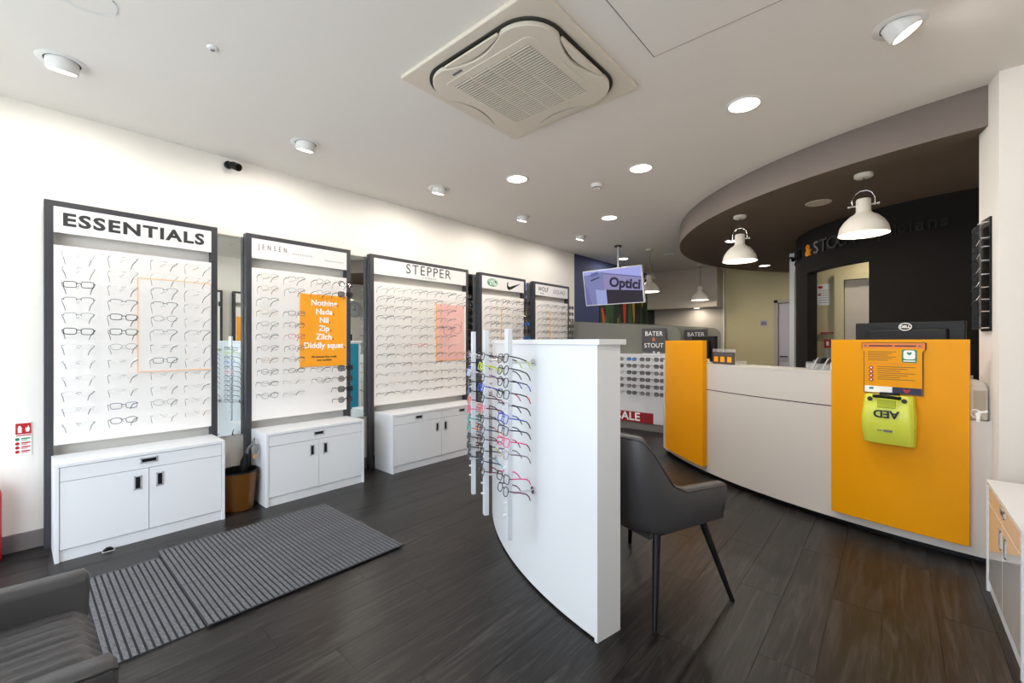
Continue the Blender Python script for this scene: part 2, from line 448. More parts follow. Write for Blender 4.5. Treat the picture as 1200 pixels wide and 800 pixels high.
style('wire_gold', 'thin gold wire-rimmed spectacles', 'full', 'g_gold', (.048, .04, 'round'), rim=.0013, tcol='g_brown')
style('wire_round', 'thin dark round wire-rimmed spectacles', 'full', 'g_black', (.047, .04, 'round'), rim=.0014)
style('full_black', 'thick black rectangular spectacles', 'full', 'g_black', (.051, .034, 'rect'), rim=.0022, tw=(.0012, .0026))
style('full_oval', 'black oval-rimmed spectacles', 'full', 'g_black', (.05, .034, 'oval'), rim=.0018, tw=(.001, .0022))
style('full_navy', 'navy blue rectangular spectacles', 'full', 'g_navy', (.051, .033, 'rect'), rim=.0017)
style('full_brown', 'brown rectangular spectacles', 'full', 'g_brown', (.051, .034, 'wayf'), rim=.0018, tw=(.001, .0022))
style('full_red', 'red rectangular spectacles', 'full', 'g_red', (.05, .034, 'rect'), rim=.0018, tw=(.001, .0022))
style('sun_black', 'black-framed sunglasses', 'full', 'g_black', (.056, .046, 'wayf'), rim=.0024, lens='sun', tw=(.0014, .003))
style('sun_brown', 'round brown-lensed sunglasses', 'full', 'g_black', (.054, .048, 'round'), rim=.0016, lens='sunbr', tw=(.0012, .0024))
style('sun_blue', 'blue mirrored sunglasses', 'full', 'g_black', (.055, .042, 'wayf'), rim=.0022, lens='sunbl', tw=(.0014, .003))
# coloured ones on the curved partition
def rs(name, desc, c, t=None, tip=None, shape=(.048, .038, 'rect'), rim=.0022, lens='lens', type_='full'):
    style(name, desc, type_, c, shape, rim, lens, (.0012, .0026), tcol=t or c, tip=tip or t or c)
rs('r_bk_y', 'black spectacles with yellow-lined temples', 'g_black', 'g_black', 'g_lime')
rs('r_bk', 'black spectacles with dark temples', 'g_black', shape=(.048, .042, 'round'))
rs('r_bk_bl', 'black spectacles with blue temple tips', 'g_black', 'g_black', 'g_blue', (.048, .042, 'oval'))
rs('r_bk_rd', 'black spectacles with red temple tips', 'g_black', 'g_black', 'g_red')
rs('r_gr', 'half-rim grey spectacles', 'g_grey', 'g_black', shape=(.048, .034, 'rect'), rim=.001, type_='half')
rs('r_bl', 'bright blue spectacles', 'g_blue', 'g_blue', 'g_black')
rs('r_nv', 'navy spectacles with dark tips', 'g_navy', 'g_navy', 'g_black')
rs('r_pk', 'magenta pink spectacles', 'g_pink', 'g_pink', 'g_maroon')
rs('r_pu', 'thin purple-grey spectacles', 'g_purple', 'g_purple', 'g_grey', (.048, .038, 'oval'), .0012)
rs('r_bk_pk', 'black spectacles with bright pink temples', 'g_black', 'g_pink', 'g_pink')
rs('r_mr', 'maroon spectacles with dark temples', 'g_black', 'g_maroon', 'g_maroon', (.05, .04, 'oval'))
rs('r_bk_rt', 'black spectacles with red temples', 'g_black', 'g_black', 'g_red')
rs('r_lm', 'lime green spectacles', 'g_lime', 'g_lime', 'g_lime')
rs('r_bk_pu', 'dark spectacles with purple temples', 'g_black', 'g_purple', 'g_maroon')
rs('r_rd', 'coral red spectacles', 'g_rose', 'g_black', 'g_maroon')
rs('r_nv_or', 'navy spectacles with orange temple tips', 'g_navy', 'g_navy', 'g_orange')
rs('r_tl', 'teal green spectacles', 'g_teal', 'g_teal', 'g_teal')
rs('r_tl_or', 'teal spectacles with orange temples', 'g_teal', 'g_orange', 'g_orange')
rs('r_cy', 'blue spectacles with pale cyan temples', 'g_navy', 'g_navy', 'g_cyan')
rs('r_wh', 'pale lilac spectacles', 'g_purple', 'g_white', 'g_white', rim=.0014)
rs('r_swh', 'white sunglasses with blue mirror lenses', 'g_white', 'g_white', 'g_white', lens='sunbl')
rs('r_spu', 'black sunglasses with purple mirror lenses', 'g_black', 'g_black', 'g_black', lens='sunpu')
rs('r_sbl', 'dark sunglasses with blue mirror lenses', 'g_navy', 'g_black', 'g_black', lens='sunbl')
rs('r_sbk', 'slim black sunglasses with smoked lenses', 'g_black', 'g_black', 'g_maroon', lens='sun')

def spectacles(st, loc, rz, where, group, tilt=0, roll=0, scale=1):
    d = STYLES[st]; fm, lm, tms, cx = spec_meshes(st)
    t = thing(d['cat'], d['desc'] + ' ' + where, d['cat'], loc, rz, group)
    t.rotation_euler = (tilt, roll, rz); t.scale = (scale,) * 3
    link('spectacle_front', fm, t)
    for sgn, tm in zip((-1, 1), tms):
        link('lens', lm, t, (sgn * cx, 0, 0)); link('temple', tm, t)
    return t

# ------------------------------------------------------------------ displays on the long wall
PEG = MB().box(-.004, .004, -.0, .147, -.010, -.004).mesh('peg', M['acryl'])
PZ0, PZ1 = .64, 1.915
def display(yl, w, label, header, loc=None, rz=PI / 2):
    t = thing('eyewear_display', label, 'display', loc or (0, yl, 0), rz, 'tall graphite display frames')
    pw, dp = .041, .09
    for x in (0, w - pw): obj('post', BOX(x, x + pw, -dp, -.019, 0, 2.196), M['frame'], t, bev=.002)
    obj('top_rail', BOX(pw, w - pw, -dp, -.004, 2.16, 2.196), M['frame'], t, bev=.002)
    h = obj('header_board', BOX(pw, w - pw, -dp + .002, -dp + .016, 1.995, 2.16), M['headw'], t)
    p = obj('display_panel', BOX(pw, w - pw, -dp + .003, -dp + .02, PZ0, PZ1), M['panelw'], t)
    for x in (pw + .06, w - pw - .09):
        obj('batten', BOX(x, x + .03, -dp + .02, -.004, .66, 1.90), M['alu'], t)
    return t, h, p
ORD = 'first second third fourth fifth sixth seventh eighth ninth tenth eleventh twelfth thirteenth'.split()
def rows(t, p, yl, cols, spec, disp, anchor, z0=1.851, dz=.0977, rev=False):
    # spec[c][r] is a style name or None; glasses sit on clear pegs at the face of the panel
    for c, x in enumerate(cols):
        for r, st in enumerate(spec[c]):
            if not st: continue
            z = z0 - dz * r
            link('peg', PEG, t, (x, -.235, z))
            k = len(cols) - 1 - c if rev else c
            where = 'on %s display, %s row, %s column from %s' % (disp, ORD[r], ORD[k], anchor)
            spectacles(st, (.238, yl + x, z), PI / 2 + random.uniform(-.05, .05), where, 'spectacles on the ' + disp + ' display', random.uniform(-.26, -.1) if disp == 'ESSENTIALS' else random.uniform(-.14, 0), random.uniform(-.03, .03), 1.13)

def handle(x, z, w, h, parent, y):
    o = obj('handle', BOX(x - w / 2, x + w / 2, y - .003, y + .001, z - h / 2, z - h / 2 + .007).box(x - w / 2, x + w / 2, y - .003, y + .001, z + h / 2 - .007, z + h / 2)
            .box(x - w / 2, x - w / 2 + .007, y - .003, y + .001, z - h / 2, z + h / 2).box(x + w / 2 - .007, x + w / 2, y - .003, y + .001, z - h / 2, z + h / 2), M['alu'], parent)
    obj('handle_recess', BOX(x - w / 2 + .005, x + w / 2 - .005, y - .0012, y + .001, z - h / 2 + .005, z + h / 2 - .005), M['black'], parent)
    return o
def cabinet(loc, rz, w, label, two=False, front='white', group='low white display cabinets'):
    t = thing('cabinet', label, 'cabinet', loc, rz, group)
    d, h, s, bk = .41, .578, .02, -.092
    obj('body', BOX(0, s, -d, bk, 0, h - .02).box(w - s, w, -d, bk, 0, h - .02).box(s, w - s, -d + .03, bk, .07, h - .02), M['white'], t, bev=.001)
    obj('top', BOX(0, w, -d, bk, h - .02, h), M['white'], t, bev=.0015)
    obj('kickboard', BOX(s, w - s, -d + .012, -d + .03, 0, .066), M['white'], t)
    yf = -d + .004
    mid = w / 2
    spans = [(s + .002, mid - .0015), (mid + .0015, w - s - .002)]
    for i, (a_, b_) in enumerate([(s + .002, w - s - .002)] if not two else spans):
        dw = obj('drawer', BOX(a_, b_, yf, yf + .018, .472, h - .023), M[front], t, bev=.0012)
        handle((a_ + b_) / 2, .522, .088, .036, dw, yf)
    for i, (a_, b_) in enumerate(spans):
        do = obj('door', BOX(a_, b_, yf, yf + .018, .070, .469), M[front], t, bev=.0012)
        handle(b_ - .055 if i == 0 else a_ + .055, .385, .038, .088, do, yf)
    return t

RL, RG, RD, HD, HG, WI, FB, FO, FN = 'rimless rimless_gold rimless_dark half_dark half_grey wire full_black full_oval full_navy'.split()
WG, WR, FBR, FR, SB, SBR, SBL = 'wire_gold wire_round full_brown full_red sun_black sun_brown sun_blue'.split()
F = [(0.122, .931), (1.255, .916), (2.385, 1.36), (3.945, .93), (5.065, .937)]
FL = ['tall display frame headed ESSENTIALS beside the fire notice', 'tall display frame behind the orange poster', 'wide display frame behind the pink poster',
      'display frame with the green oval badge on its header', 'display frame next to the blue wall']
UN = []
for (yl, w), lb in zip(F, FL): UN.append(display(yl, w, lb, None))
# headers
hy = -.0885
text('ESSENTIALS', .112, .931 / 2 - .005, 2.08, hy, M['ink'], UN[0][1], bold=.0042, sx=1.16, space=1.16)
text('JENSEN', .062, .09, 2.095, hy, M['ink'], UN[1][1], align='LEFT', sx=.62, space=2.1)
for k in range(9): obj('faint_print', BOX(.37 + .02 * k, .382 + .02 * k, hy - .0005, hy + .001, 2.068, 2.084), M['inkll'], UN[1][1])
for k in range(10): obj('faint_print', BOX(.66 + .019 * k, .671 + .019 * k, hy - .0005, hy + .001, 2.05, 2.066), M['inkll'], UN[1][1])
text('STEPPER', .15, .75, 2.092, hy, M['ink'], UN[2][1], sx=1.0, space=1.2)
text('EYEWEAR', .03, .75, 2.02, hy, M['inkl'], UN[2][1], space=1.6)
el = [(math.cos(2 * PI * i / 32), math.sin(2 * PI * i / 32)) for i in range(32)]
ob = obj('oval_badge', MB().prism([(.235 + .1 * x, 2.082 + .053 * z) for x, z in el], hy - .002, hy + .0005, 'y'), M['green'], UN[3][1])
obj('badge_rim', MB().tube([(.235 + .088 * x, hy - .002, 2.082 + .043 * z) for x, z in el], .002, 5, closed=True), M['wink'], ob)
text('LAND', .042, .222, 2.098, hy - .0025, M['wink'], ob, bold=.0008)
text('ROVER', .042, .248, 2.064, hy - .0025, M['wink'], ob, bold=.0008)
sw = [(.53, 2.112), (.555, 2.122), (.545, 2.085), (.557, 2.062), (.585, 2.058), (.62, 2.069), (.83, 2.128), (.625, 2.028), (.575, 2.012), (.54, 2.021), (.524, 2.05), (.526, 2.085)]
obj('swoosh', MB().prism(sw[::-1], hy - .0015, hy + .0005, 'y'), M['black'], UN[3][1])
text('WOLF', .095, .235, 2.09, hy, M['ink'], UN[4][1], bold=.001, sx=.92, space=1.08)
text('DQUAD', .092, .655, 2.078, hy, M['inkl'], UN[4][1], sx=.9, space=1.08)
obj('faint_print', BOX(.15, .25, hy - .0005, hy + .001, 2.022, 2.034), M['inkl'], UN[4][1])

G0 = [[RL, RD, FB, HD, HG, FB, RD, RL, RL, RD, RL, RD],
      [RD, RL, RD, HD, FB, FB, WI, RD, RD, RL, FN, FO],
      [RD, RL, HG, HD, WI, HG, RD, FN, RL, RD, WI, RL],
      [RL, RL, RD, RL, RL, HG, RL, RL, RD, RD, RL, RG]]
rows(UN[0][0], UN[0][2], F[0][0], (.145, .358, .577, .774), G0, 'ESSENTIALS', 'fire notice')
G1 = [[WG, WG, HD, WG, WI, WI, WI, WG, WR, WI, WR, None],
      [HD, WI, None, FN, WR, FR, WR, WI, FO, RL, RL, None],
      [WR, WI, None, None, None, None, None, None, WI, WR, None, None],
      [SBR, SB, None, None, None, None, None, None, SB, SBR, SB, SBR]]
rows(UN[1][0], UN[1][2], F[1][0], (.127, .341, .576, .782), G1, 'orange poster', 'bin', z0=1.834)
pool3 = [RL, WI, HD, RG, WG, RD, WI, HG, RL, HD]
G2 = [[pool3[(c * 3 + r * 7 + (r * c) % 5) % 10] for r in range(12)] for c in range(6)]
G2[2][6] = FR
for r in range(2, 7): G2[5][r] = None
rows(UN[2][0], UN[2][2], F[2][0], (.115, .33, .545, .755, .96, 1.195), G2, 'pink poster', 'orange poster', z0=1.844)
pool4 = [WI, HD, FB, WG, HD, FBR, RD]
G3 = [[pool4[(c * 2 + r * 3) % 7] for r in range(12 if c == 0 else 7)] for c in range(3)] + [[SB, SBR, SB, SBL, SB, SBL, SB]]
rows(UN[3][0], UN[3][2], F[3][0], (.125, .34, .56, .775), G3, 'green badge', 'pink poster', z0=1.834)
G4 = [[pool4[(c * 3 + r * 2 + 1) % 7] for r in range(6)] for c in range(3)] + [[SB, SB, SBR, SB, SB, SBR]]
rows(UN[4][0], UN[4][2], F[4][0], (.115, .33, .55, .765), G4, 'furthest', 'blue wall', z0=1.834, rev=True)

cabinet((0, .153, 0), PI / 2, .862, 'low white cabinet with one drawer beneath the ESSENTIALS display')
cabinet((0, 1.292, 0), PI / 2, .838, 'low white cabinet with one drawer beneath the orange poster')
cabinet((0, 2.434, 0), PI / 2, 1.232, 'wide white cabinet with two drawers beneath the pink poster', two=True)
cabinet((0, 3.985, 0), PI / 2, .85, 'low white cabinet beneath the display with the green badge')

# tall mirrors between the display frames
for y0, y1, lb in ((1.058, 1.251, 'narrow wall mirror between the ESSENTIALS and orange poster displays'), (2.176, 2.381, 'narrow wall mirror between the orange and pink poster displays'),
                   (3.75, 3.941, 'narrow wall mirror between the pink poster and green badge displays'), (4.88, 5.06, 'narrow wall mirror beside the display by the blue wall')):
    t = thing('wall_mirror', lb, 'mirror', (0, y0, 0), PI / 2, 'narrow mirrors between displays')
    w = y1 - y0
    obj('mirror_glass', BOX(0, w, -.022, -.0, .535, 2.165), M['mirror'], t)
    for x in (.02, w - .02):
        for z in (.555, 2.145): obj('screw_cap', MB().cyl((x, -.027, z), (x, -.02, z), .007, 12), M['chrome'], t)

# posters
def poster(yl, z0, z1, w, m, edge, label, x0=.0876, edges='l'):
    t = thing('poster', label, 'poster', (x0, yl, 0), PI / 2, None)
    obj('board', BOX(0, w, -.007, 0, z0, z1), m, t)
    e = .007
    if 'l' in edges: obj('edge_strip', BOX(-e, 0, -.008, 0, z0 - e, z1 + e), edge, t)
    if 'r' in edges: obj('edge_strip', BOX(w, w + e, -.008, 0, z0 - e, z1 + e), edge, t)
    if 't' in edges: obj('edge_strip', BOX(0, w, -.008, 0, z1, z1 + e), edge, t)
    if 'b' in edges: obj('edge_strip', BOX(0, w, -.008, 0, z0 - e, z0), edge, t)
    return t
t = poster(.575, 1.09, 1.745, .43, M['panelw'], M['pale_orange_e'], 'white poster board with a thin peach edge on the ESSENTIALS display', edges='lbt')
t = poster(1.691, 1.07, 1.725, .43, M['orange'], M['orange_e'], 'orange poster with bold white words on a display', edges='lt')
for i, (s_, z) in enumerate((('Nothing', 1.655), ('Nada', 1.575), ('Nil', 1.497), ('Zip', 1.42), ('Zilch', 1.342), ('Diddly squat', 1.262))):
    o = text(s_, .074, .212, z, -.0078, M['wink'], t, bold=.0016)
    bpy.context.view_layer.update()
    text('.', .074, .212 + o.dimensions.x / 2 + .014, z, -.0078, M['ink'], t, bold=.0016)
text('0% interest free credit', .026, .215, 1.158, -.0078, M['ink'], t, bold=.0006)
text('now available', .026, .215, 1.128, -.0078, M['ink'], t, bold=.0006)
t = poster(3.238, 1.083, 1.738, .43, M['pink'], M['orange_e'], 'pink poster picturing thin round spectacles on a wide display', edges='lb')
for s_ in (-1, 1):
    obj('printed_lens', MB().tube([(.24 + s_ * .075 + .065 * math.cos(2 * PI * i / 28), -.0078, 1.44 + .012 * s_ + .055 * math.sin(2 * PI * i / 28)) for i in range(28)], .0022, 4, closed=True), M['ink'], t)
obj('printed_bridge', MB().tube([(.225, -.0078, 1.46), (.24, -.0078, 1.47), (.255, -.0078, 1.462)], .0022, 4), M['ink'], t)
obj('printed_temple', MB().tube([(.375, -.0078, 1.475), (.395, -.0078, 1.52), (.38, -.0078, 1.535)], .003, 4).tube([(.105, -.0078, 1.45), (.08, -.0078, 1.49)], .003, 4), M['ink'], t)
obj('printed_smile', MB().tube([(.24 + .13 * math.cos(R(a_)), -.0078, 1.33 + .06 * math.sin(R(a_))) for a_ in range(200, 345, 12)], .002, 4), M['panelw'], t)
obj('printed_face', MB().tube([(.24 + .12 * math.cos(R(a_)), -.0078, 1.54 + .06 * math.sin(R(a_))) for a_ in range(20, 165, 12)], .0024, 4), M['panelw'], t)
poster(4.359, 1.09, 1.745, .43, M['panelw'], M['orange_e'], 'pale poster board with orange edge on the display with green badge', edges='l')
poster(5.478, 1.09, 1.745, .43, M['panelw'], M['orange_e'], 'pale poster board with orange edge on the display by the blue wall', edges='l')

# ------------------------------------------------------------------ things at the left end
t = thing('fire_notice', 'small red and white fire extinguisher notice on the white wall', 'notice', (0, 0, 0), PI / 2)
obj('board', BOX(.0, .072, -.004, 0, .59, .795), M['wink'], t)
obj('red_header', BOX(.004, .07, -.0055, -.003, .722, .79), M['red'], t)
obj('extinguisher_symbol', BOX(.014, .03, -.0065, -.005, .732, .765).box(.016, .026, -.0065, -.005, .765, .775), M['wink'], t)
obj('flame_symbol', MB().prism([(.05, .735), (.062, .737), (.064, .755), (.058, .775), (.052, .757), (.047, .765), (.046, .748)], -.0065, -.005, 'y'), M['wink'], t)
obj('red_rule', BOX(.006, .068, -.0055, -.003, .711, .717), M['red'], t)
for z, m in ((.692, 'green'), (.665, 'red'), (.64, 'red'), (.614, 'red')):
    obj('pictogram', MB().lathe([(.010, 0), (.010, .0015)], 12, mat4=Matrix.Translation((.012, -.004, z)) @ Matrix.Rotation(PI / 2, 4, 'X')), M[m], t)
    obj('printed_line', BOX(.028, .066, -.0055, -.003, z - .001, z + .007).box(.028, .055, -.0055, -.003, z - .009, z - .005), M[m], t)
t = thing('fire_extinguisher', 'red fire extinguisher standing by the white wall', 'extinguisher', (.115, -.128, 0))
obj('cylinder', MB().lathe([(.07, 0), (.078, .008), (.08, .02), (.08, .4), (.07, .44), (.045, .465), (.025, .475)], 32), M['redx'], t, smooth=40)
obj('valve', MB().cyl((0, 0, .475), (0, 0, .515), .02).box(-.015, .015, -.09, .02, .515, .53), M['black'], t)
obj('hose', MB().tube([(.02, 0, .49), (.07, 0, .47), (.093, 0, .38), (.09, 0, .2)], .009, 8), M['black'], t)
obj('label_sheet', MB().arc((0, 0), .0803, .081, 200, 340, .15, .33, 20), M['wink'], t)

def cctv(name, loc, label, rz):
    t = thing(name, label, 'camera', loc, rz)
    obj('base', MB().lathe([(.03, 0), (.03, .02), (.02, .028)], 20, mat4=Matrix.Rotation(PI / 2, 4, 'X')), M['black'], t, smooth=40)
    obj('camera_body', MB().tube([(0, -.03, .0), (.02, -.06, -.01), (.045, -.11, -.035)], [.018, .03, .03], 14), M['black'], t, smooth=40)
    obj('lens_ring', MB().tube([(.0445, -.109, -.0347), (.047, -.114, -.037)], .02, 14), M['blackg'], t)
cctv('security_camera', (.0, 1.15, 2.74), 'black security camera on the white wall under the ceiling', PI / 2)
cctv('security_camera', (3.0, 7.33, 2.48), 'black security camera atop the slim white post', 0)

# waste bin with umbrellas
t = thing('waste_bin', 'bronze brown waste bin between two white cabinets', 'bin', (.25, 1.152, 0))
obj('bucket', MB().lathe([(.085, 0), (.1, .004), (.128, .30), (.124, .30), (.097, .01), (0, .01)], 32, cap=False), M['brown'], t, smooth=40)
obj('bin_liner', MB().lathe([(.1245, .302), (.1285, .303), (.129, .29), (.1285, .29)], 32, cap=False).lathe([(.0, .17), (.11, .2), (.122, .3)], 32, cap=False), M['black'], t, smooth=40)
t = thing('umbrella', 'folded black umbrella with grey crook handle in the bronze bin', 'umbrella', (.235, 1.2, .02))
obj('canopy', MB().tube([(-.03, -.03, .0), (-.01, -.01, .2), (.0, .0, .34), (.005, .01, .40)], [.02, .035, .03, .012], 10), M['black'], t, smooth=60)
obj('crook', MB().tube([(.005, .01, .38), (.01, .02, .43), (.03, .045, .465), (.06, .06, .46), (.075, .06, .42), (.07, .05, .39)], .012, 10), M['inkl'], t, smooth=60)
obj('wrist_strap', MB().tube([(.03, .04, .46), (.035, .05, .50), (.04, .057, .515), (.045, .055, .50), (.045, .05, .46)], .003, 6), M['ink'], t)
obj('wooden_tip', MB().cyl((.068, .045, .36), (.072, .052, .395), .014, 10), M['wood'], t)

t = thing('cable_cover', 'tiny black and white cable cover at the foot of the ESSENTIALS cabinet', 'cable cover', (.424, .385, 0), PI / 2)
obj('cover', MB().prism([(-.028, 0), (.028, 0), (.022, .012), (.008, .022), (-.008, .022), (-.022, .012)], -.01, .012, 'y'), M['black'], t)
obj('rim', BOX(-.029, .029, -.012, .012, 0, .0025), M['trim'], t)

# ribbed entrance mats
def doormat(x0, x1, y0, y1, z0, label):
    t = thing('doormat', label, 'mat', ((x0 + x1) / 2, (y0 + y1) / 2, z0), 0, 'ribbed grey entrance mats')
    w, l = x1 - x0, y1 - y0
    obj('backing', BOX(-w / 2, w / 2, -l / 2, l / 2, 0, .005), M['matg'], t)
    n = int(l / .0252); p = l / n
    rm = MB().prism([(-.0085, 0), (.0085, 0), (.0075, .004), (-.0075, .004)], -w / 2, w / 2, 'x').mesh('rib', M['mat_'])
    for i in range(n): link('rib', rm, t, (0, -l / 2 + (i + .5) * p, .005))
doormat(.795, 1.745, -.15, .60, .0005, 'ribbed grey mat running under the quilted armchair')
doormat(.708, 1.76, .577, 1.623, .010, 'ribbed grey mat lying in front of the white cabinets')

# ------------------------------------------------------------------ curved display partition
t = thing('display_partition', 'curved white partition carrying three spectacle posts', 'partition', (0, 0, 0))
A0, A1 = -102.4, -153.0
obj('panel', MB().arc(PC, PR - .142, PR, A1, A0 - .18, 0.012, 1.285, 64), M['white'], t, smooth=30)
obj('end_panel', MB().arc(PC, PR - .147, PR + .004, A0 - .18, A0 + .18, 0, 1.285, 2).arc(PC, PR - .147, PR + .004, A1 - .3, A1, 0, 1.285, 2), M['white'], t)
obj('top_cap', MB().arc(PC, PR - .17, PR + .012, A1 - .6, A0 + .55, 1.285, 1.31, 64), M['white'], t, smooth=30, bev=.002)
obj('banner', MB().arc(PC, PR + .001, PR + .004, A1 + .4, A1 + 10, .4, 1.27, 12), M['teal'], t)

RODS = [((2.608, 1.653), ['r_bk_y', 'r_bk', 'r_bk_bl', 'r_bk_rd', 'r_gr', 'r_bl', 'r_nv', 'r_pk', 'r_pu', None, 'r_bk_pk', 'r_mr'], 'on the partition post nearest the armchair'),
        ((2.296, 1.805), ['r_bk_rt', 'r_lm', 'r_bk_pu', 'r_bl', 'r_bk_rd', 'r_rd', 'r_bk', 'r_nv_or', 'r_bk', 'r_bk_y', 'r_cy', 'r_mr'], 'on the second partition post from the armchair'),
        ((1.987, 2.0), ['r_wh', 'r_bk', 'r_swh', 'r_spu', 'r_sbl', 'r_rd', 'r_pk', 'r_tl', 'r_tl_or', 'r_sbk', 'r_sbk', 'r_sbk'], 'on the third partition post from the armchair'),
        ((1.70, 2.27), ['r_bk', 'r_nv', 'r_bl', 'r_bk_rt', 'r_gr', 'r_rd', 'r_bk', 'r_tl', 'r_nv', 'r_bk', 'r_pu', 'r_mr'], 'on the partition post beside the teal banner')]
for (px, py), sp, where in RODS:
    dx, dy = px - PC[0], py - PC[1]; rr = math.hypot(dx, dy); n = (dx / rr, dy / rr); rz = face(n)
    off = rr - PR
    t = thing('display_post', 'slim aluminium spectacle post ' + where.replace('on the', 'being the'), 'display', (px, py, 0), rz, 'slim spectacle posts on the curved partition')
    obj('post', BOX(-.019, .019, -.004, .024, .29, 1.365), M['postw'], t, bev=.003)
    for z in (.52, 1.19):
        s_ = obj('standoff', MB().cyl((0, .022, z), (0, off, z), .006, 12), M['chrome'], t, smooth=40)
        obj('flange', MB().cyl((0, off - .012, z), (0, off, z), .02, 20), M['chrome'], s_, smooth=40)
    for r in range(14):
        z = 1.205 - .0605 * r
        obj('nub', BOX(-.006, .006, -.018, -.004, z - .006, z + .002), M['trim'], t)
        if r < 12 and sp[r]:
            o = spectacles(sp[r], (px + n[0] * .018, py + n[1] * .018, z + .010), rz + random.uniform(-.06, .06), where + ', ' + ORD[r] + ' row', 'spectacles on the partition posts', random.uniform(-.26, -.12), random.uniform(-.04, .04), 1.12)

# ------------------------------------------------------------------ reception counter
def on(c, r, ang): return (c[0] + r * math.cos(R(ang)), c[1] + r * math.sin(R(ang)))
def nrm(ang): return (math.cos(R(ang)), math.sin(R(ang)))
t = thing('reception_counter', 'curved white reception counter with yellow panels', 'counter', (0, 0, 0))
CL, CM, CE = -142.0, -97.75, -96.4
obj('lower_front', MB().arc(CC, CR - .03, CR, CL, CE, .045, .834, 64), M['counter'], t, smooth=30)
obj('upper_front', MB().arc(CC, CR - .03, CR, CL, CM, .842, 1.07, 64), M['counter'], t, smooth=30)
obj('groove_strip', MB().arc(CC, CR - .032, CR - .008, CL, CM, .834, .842, 64), M['black'], t)
obj('kickboard', MB().arc(CC, CR - .09, CR - .06, CL, CE, 0, .045, 64), M['black'], t)
obj('ledge', MB().arc(CC, CR - .3, CR + .002, CL, CM, 1.07, 1.085, 64), M['counter'], t, smooth=30)
obj('ledge_support', MB().arc(CC, CR - .27, CR - .255, CL, CM, .75, 1.07, 48), M['counter'], t, smooth=30)
obj('worktop', MB().arc(CC, CR - 1.0, CR - .27, CL, -104, .73, .755, 48), M['counter'], t, smooth=30)
obj('side_worktop', MB().arc(CC, CR - .09, CR + .002, CM, CE, .822, .838, 6).arc(CC, CR - .3, CR - .09, CM, CM + .5, .822, .838, 4), M['counter'], t)
obj('end_panel', MB().arc(CC, CR - .95, CR - .03, CL, CL + .4, 0, 1.07, 2), M['counter'], t)
obj('leg_panel', MB().arc(CC, CR - .95, CR - .3, -106, -105.6, 0, .73, 2), M['counter'], t)
YR = CR + .048
obj('yellow_panel', MB().arc(CC, CR + .001, YR, -138.66, -126.6, .095, 1.31, 16), M['yellow'], t, smooth=30, bev=.002)
obj('yellow_panel', MB().arc(CC, CR + .001, YR, -108.3, -97.75, .105, 1.312, 16), M['yellow'], t, smooth=30, bev=.002)
obj('pinned_card', MB().arc(CC, CR, CR + .004, -141.3, -139.4, .72, .9, 2), M['inkll'], t)
obj('pinned_card', MB().arc(CC, CR, CR + .004, -141.0, -139.5, .58, .69, 2), M['wood'], t)

# defibrillator notice and case on the large yellow panel
a = -103.05
t = thing('defibrillator_notice', 'yellow instruction notice above the lime defibrillator case', 'notice', on(CC, YR, a) + (0,), face(nrm(a)))
ol = [(-.16, 1.293), (.16, 1.293), (.16, 1.252), (.147, 1.235), (.147, .962), (-.147, .962), (-.147, 1.235), (-.16, 1.252)]
obj('dark_edge', MB().prism(ol[::-1], -.006, .008, 'y'), M['ink'], t)
sc2 = lambda k: [(x * k, 1.128 + (z - 1.128) * k) for x, z in ol]
obj('board', MB().prism(sc2(.975)[::-1], -.008, 0, 'y'), M['yellow'], t)
obj('orange_header', BOX(-.155, .155, -.0088, -.004, 1.257, 1.287), M['oran2'], t)
obj('printed_line', BOX(-.12, 0, -.0092, -.004, 1.268, 1.276), M['ink'], t)
obj('printed_line', BOX(.012, .115, -.0092, -.004, 1.268, 1.276), M['ink'], t)
for x in (-.138, .132): obj('header_mark', BOX(x - .006, x + .006, -.0092, -.004, 1.266, 1.278), M['inkl'], t)
for i in range(6): obj('printed_line', BOX(-.125, .02 - .02 * (i % 3), -.0085, -.004, 1.232 - .011 * i, 1.235 - .011 * i), M['ink'], t)
for i in range(7): obj('printed_line', BOX(-.075, .11 - .035 * (i % 3), -.0085, -.004, 1.135 - .0135 * i, 1.138 - .0135 * i), M['ink'], t)
obj('red_rule', BOX(-.13, .125, -.0085, -.004, 1.156, 1.1595), M['oran2'], t)
g = obj('green_badge', MB().prism(rrect(.072, .082, .008, 3, .083, 1.208)[::-1], -.0088, -.004, 'y'), M['green'], t)
obj('badge_field', MB().prism(rrect(.056, .056, .012, 3, .083, 1.216)[::-1], -.0092, -.004, 'y'), M['wink'], g)
obj('badge_heart', MB().prism([(.083, 1.212), (.096, 1.226), (.09, 1.234), (.083, 1.229), (.076, 1.234), (.07, 1.226)], -.0096, -.004, 'y'), M['green'], g)
obj('badge_line', BOX(.055, .111, -.0092, -.004, 1.174, 1.181), M['wink'], g)
for i in range(4):
    q = obj('prohibition_symbol', MB().lathe([(.0125, 0), (.0125, .003)], 16, mat4=Matrix.Translation((-.108, -.0065, 1.128 - .026 * i)) @ Matrix.Rotation(PI / 2, 4, 'X')), M['red'], t)
    obj('symbol_field', MB().lathe([(.0055, 0), (.0055, .003)], 16, mat4=Matrix.Translation((-.108, -.0072, 1.128 - .026 * i)) @ Matrix.Rotation(PI / 2, 4, 'X')), M['wink'], q)
obj('white_footer', BOX(-.142, 0, -.0086, -.004, .967, 1.008), M['wink'], t)
obj('navy_footer', BOX(0, .142, -.0086, -.004, .967, 1.008), M['navy'], t)
obj('teal_mark', BOX(-.118, -.095, -.009, -.004, .987, 1.0), M['teal'], t)
obj('red_heart', MB().prism([(.07, .973), (.088, .99), (.083, .999), (.07, .993), (.057, .999), (.052, .99)], -.0092, -.004, 'y'), M['red'], t)
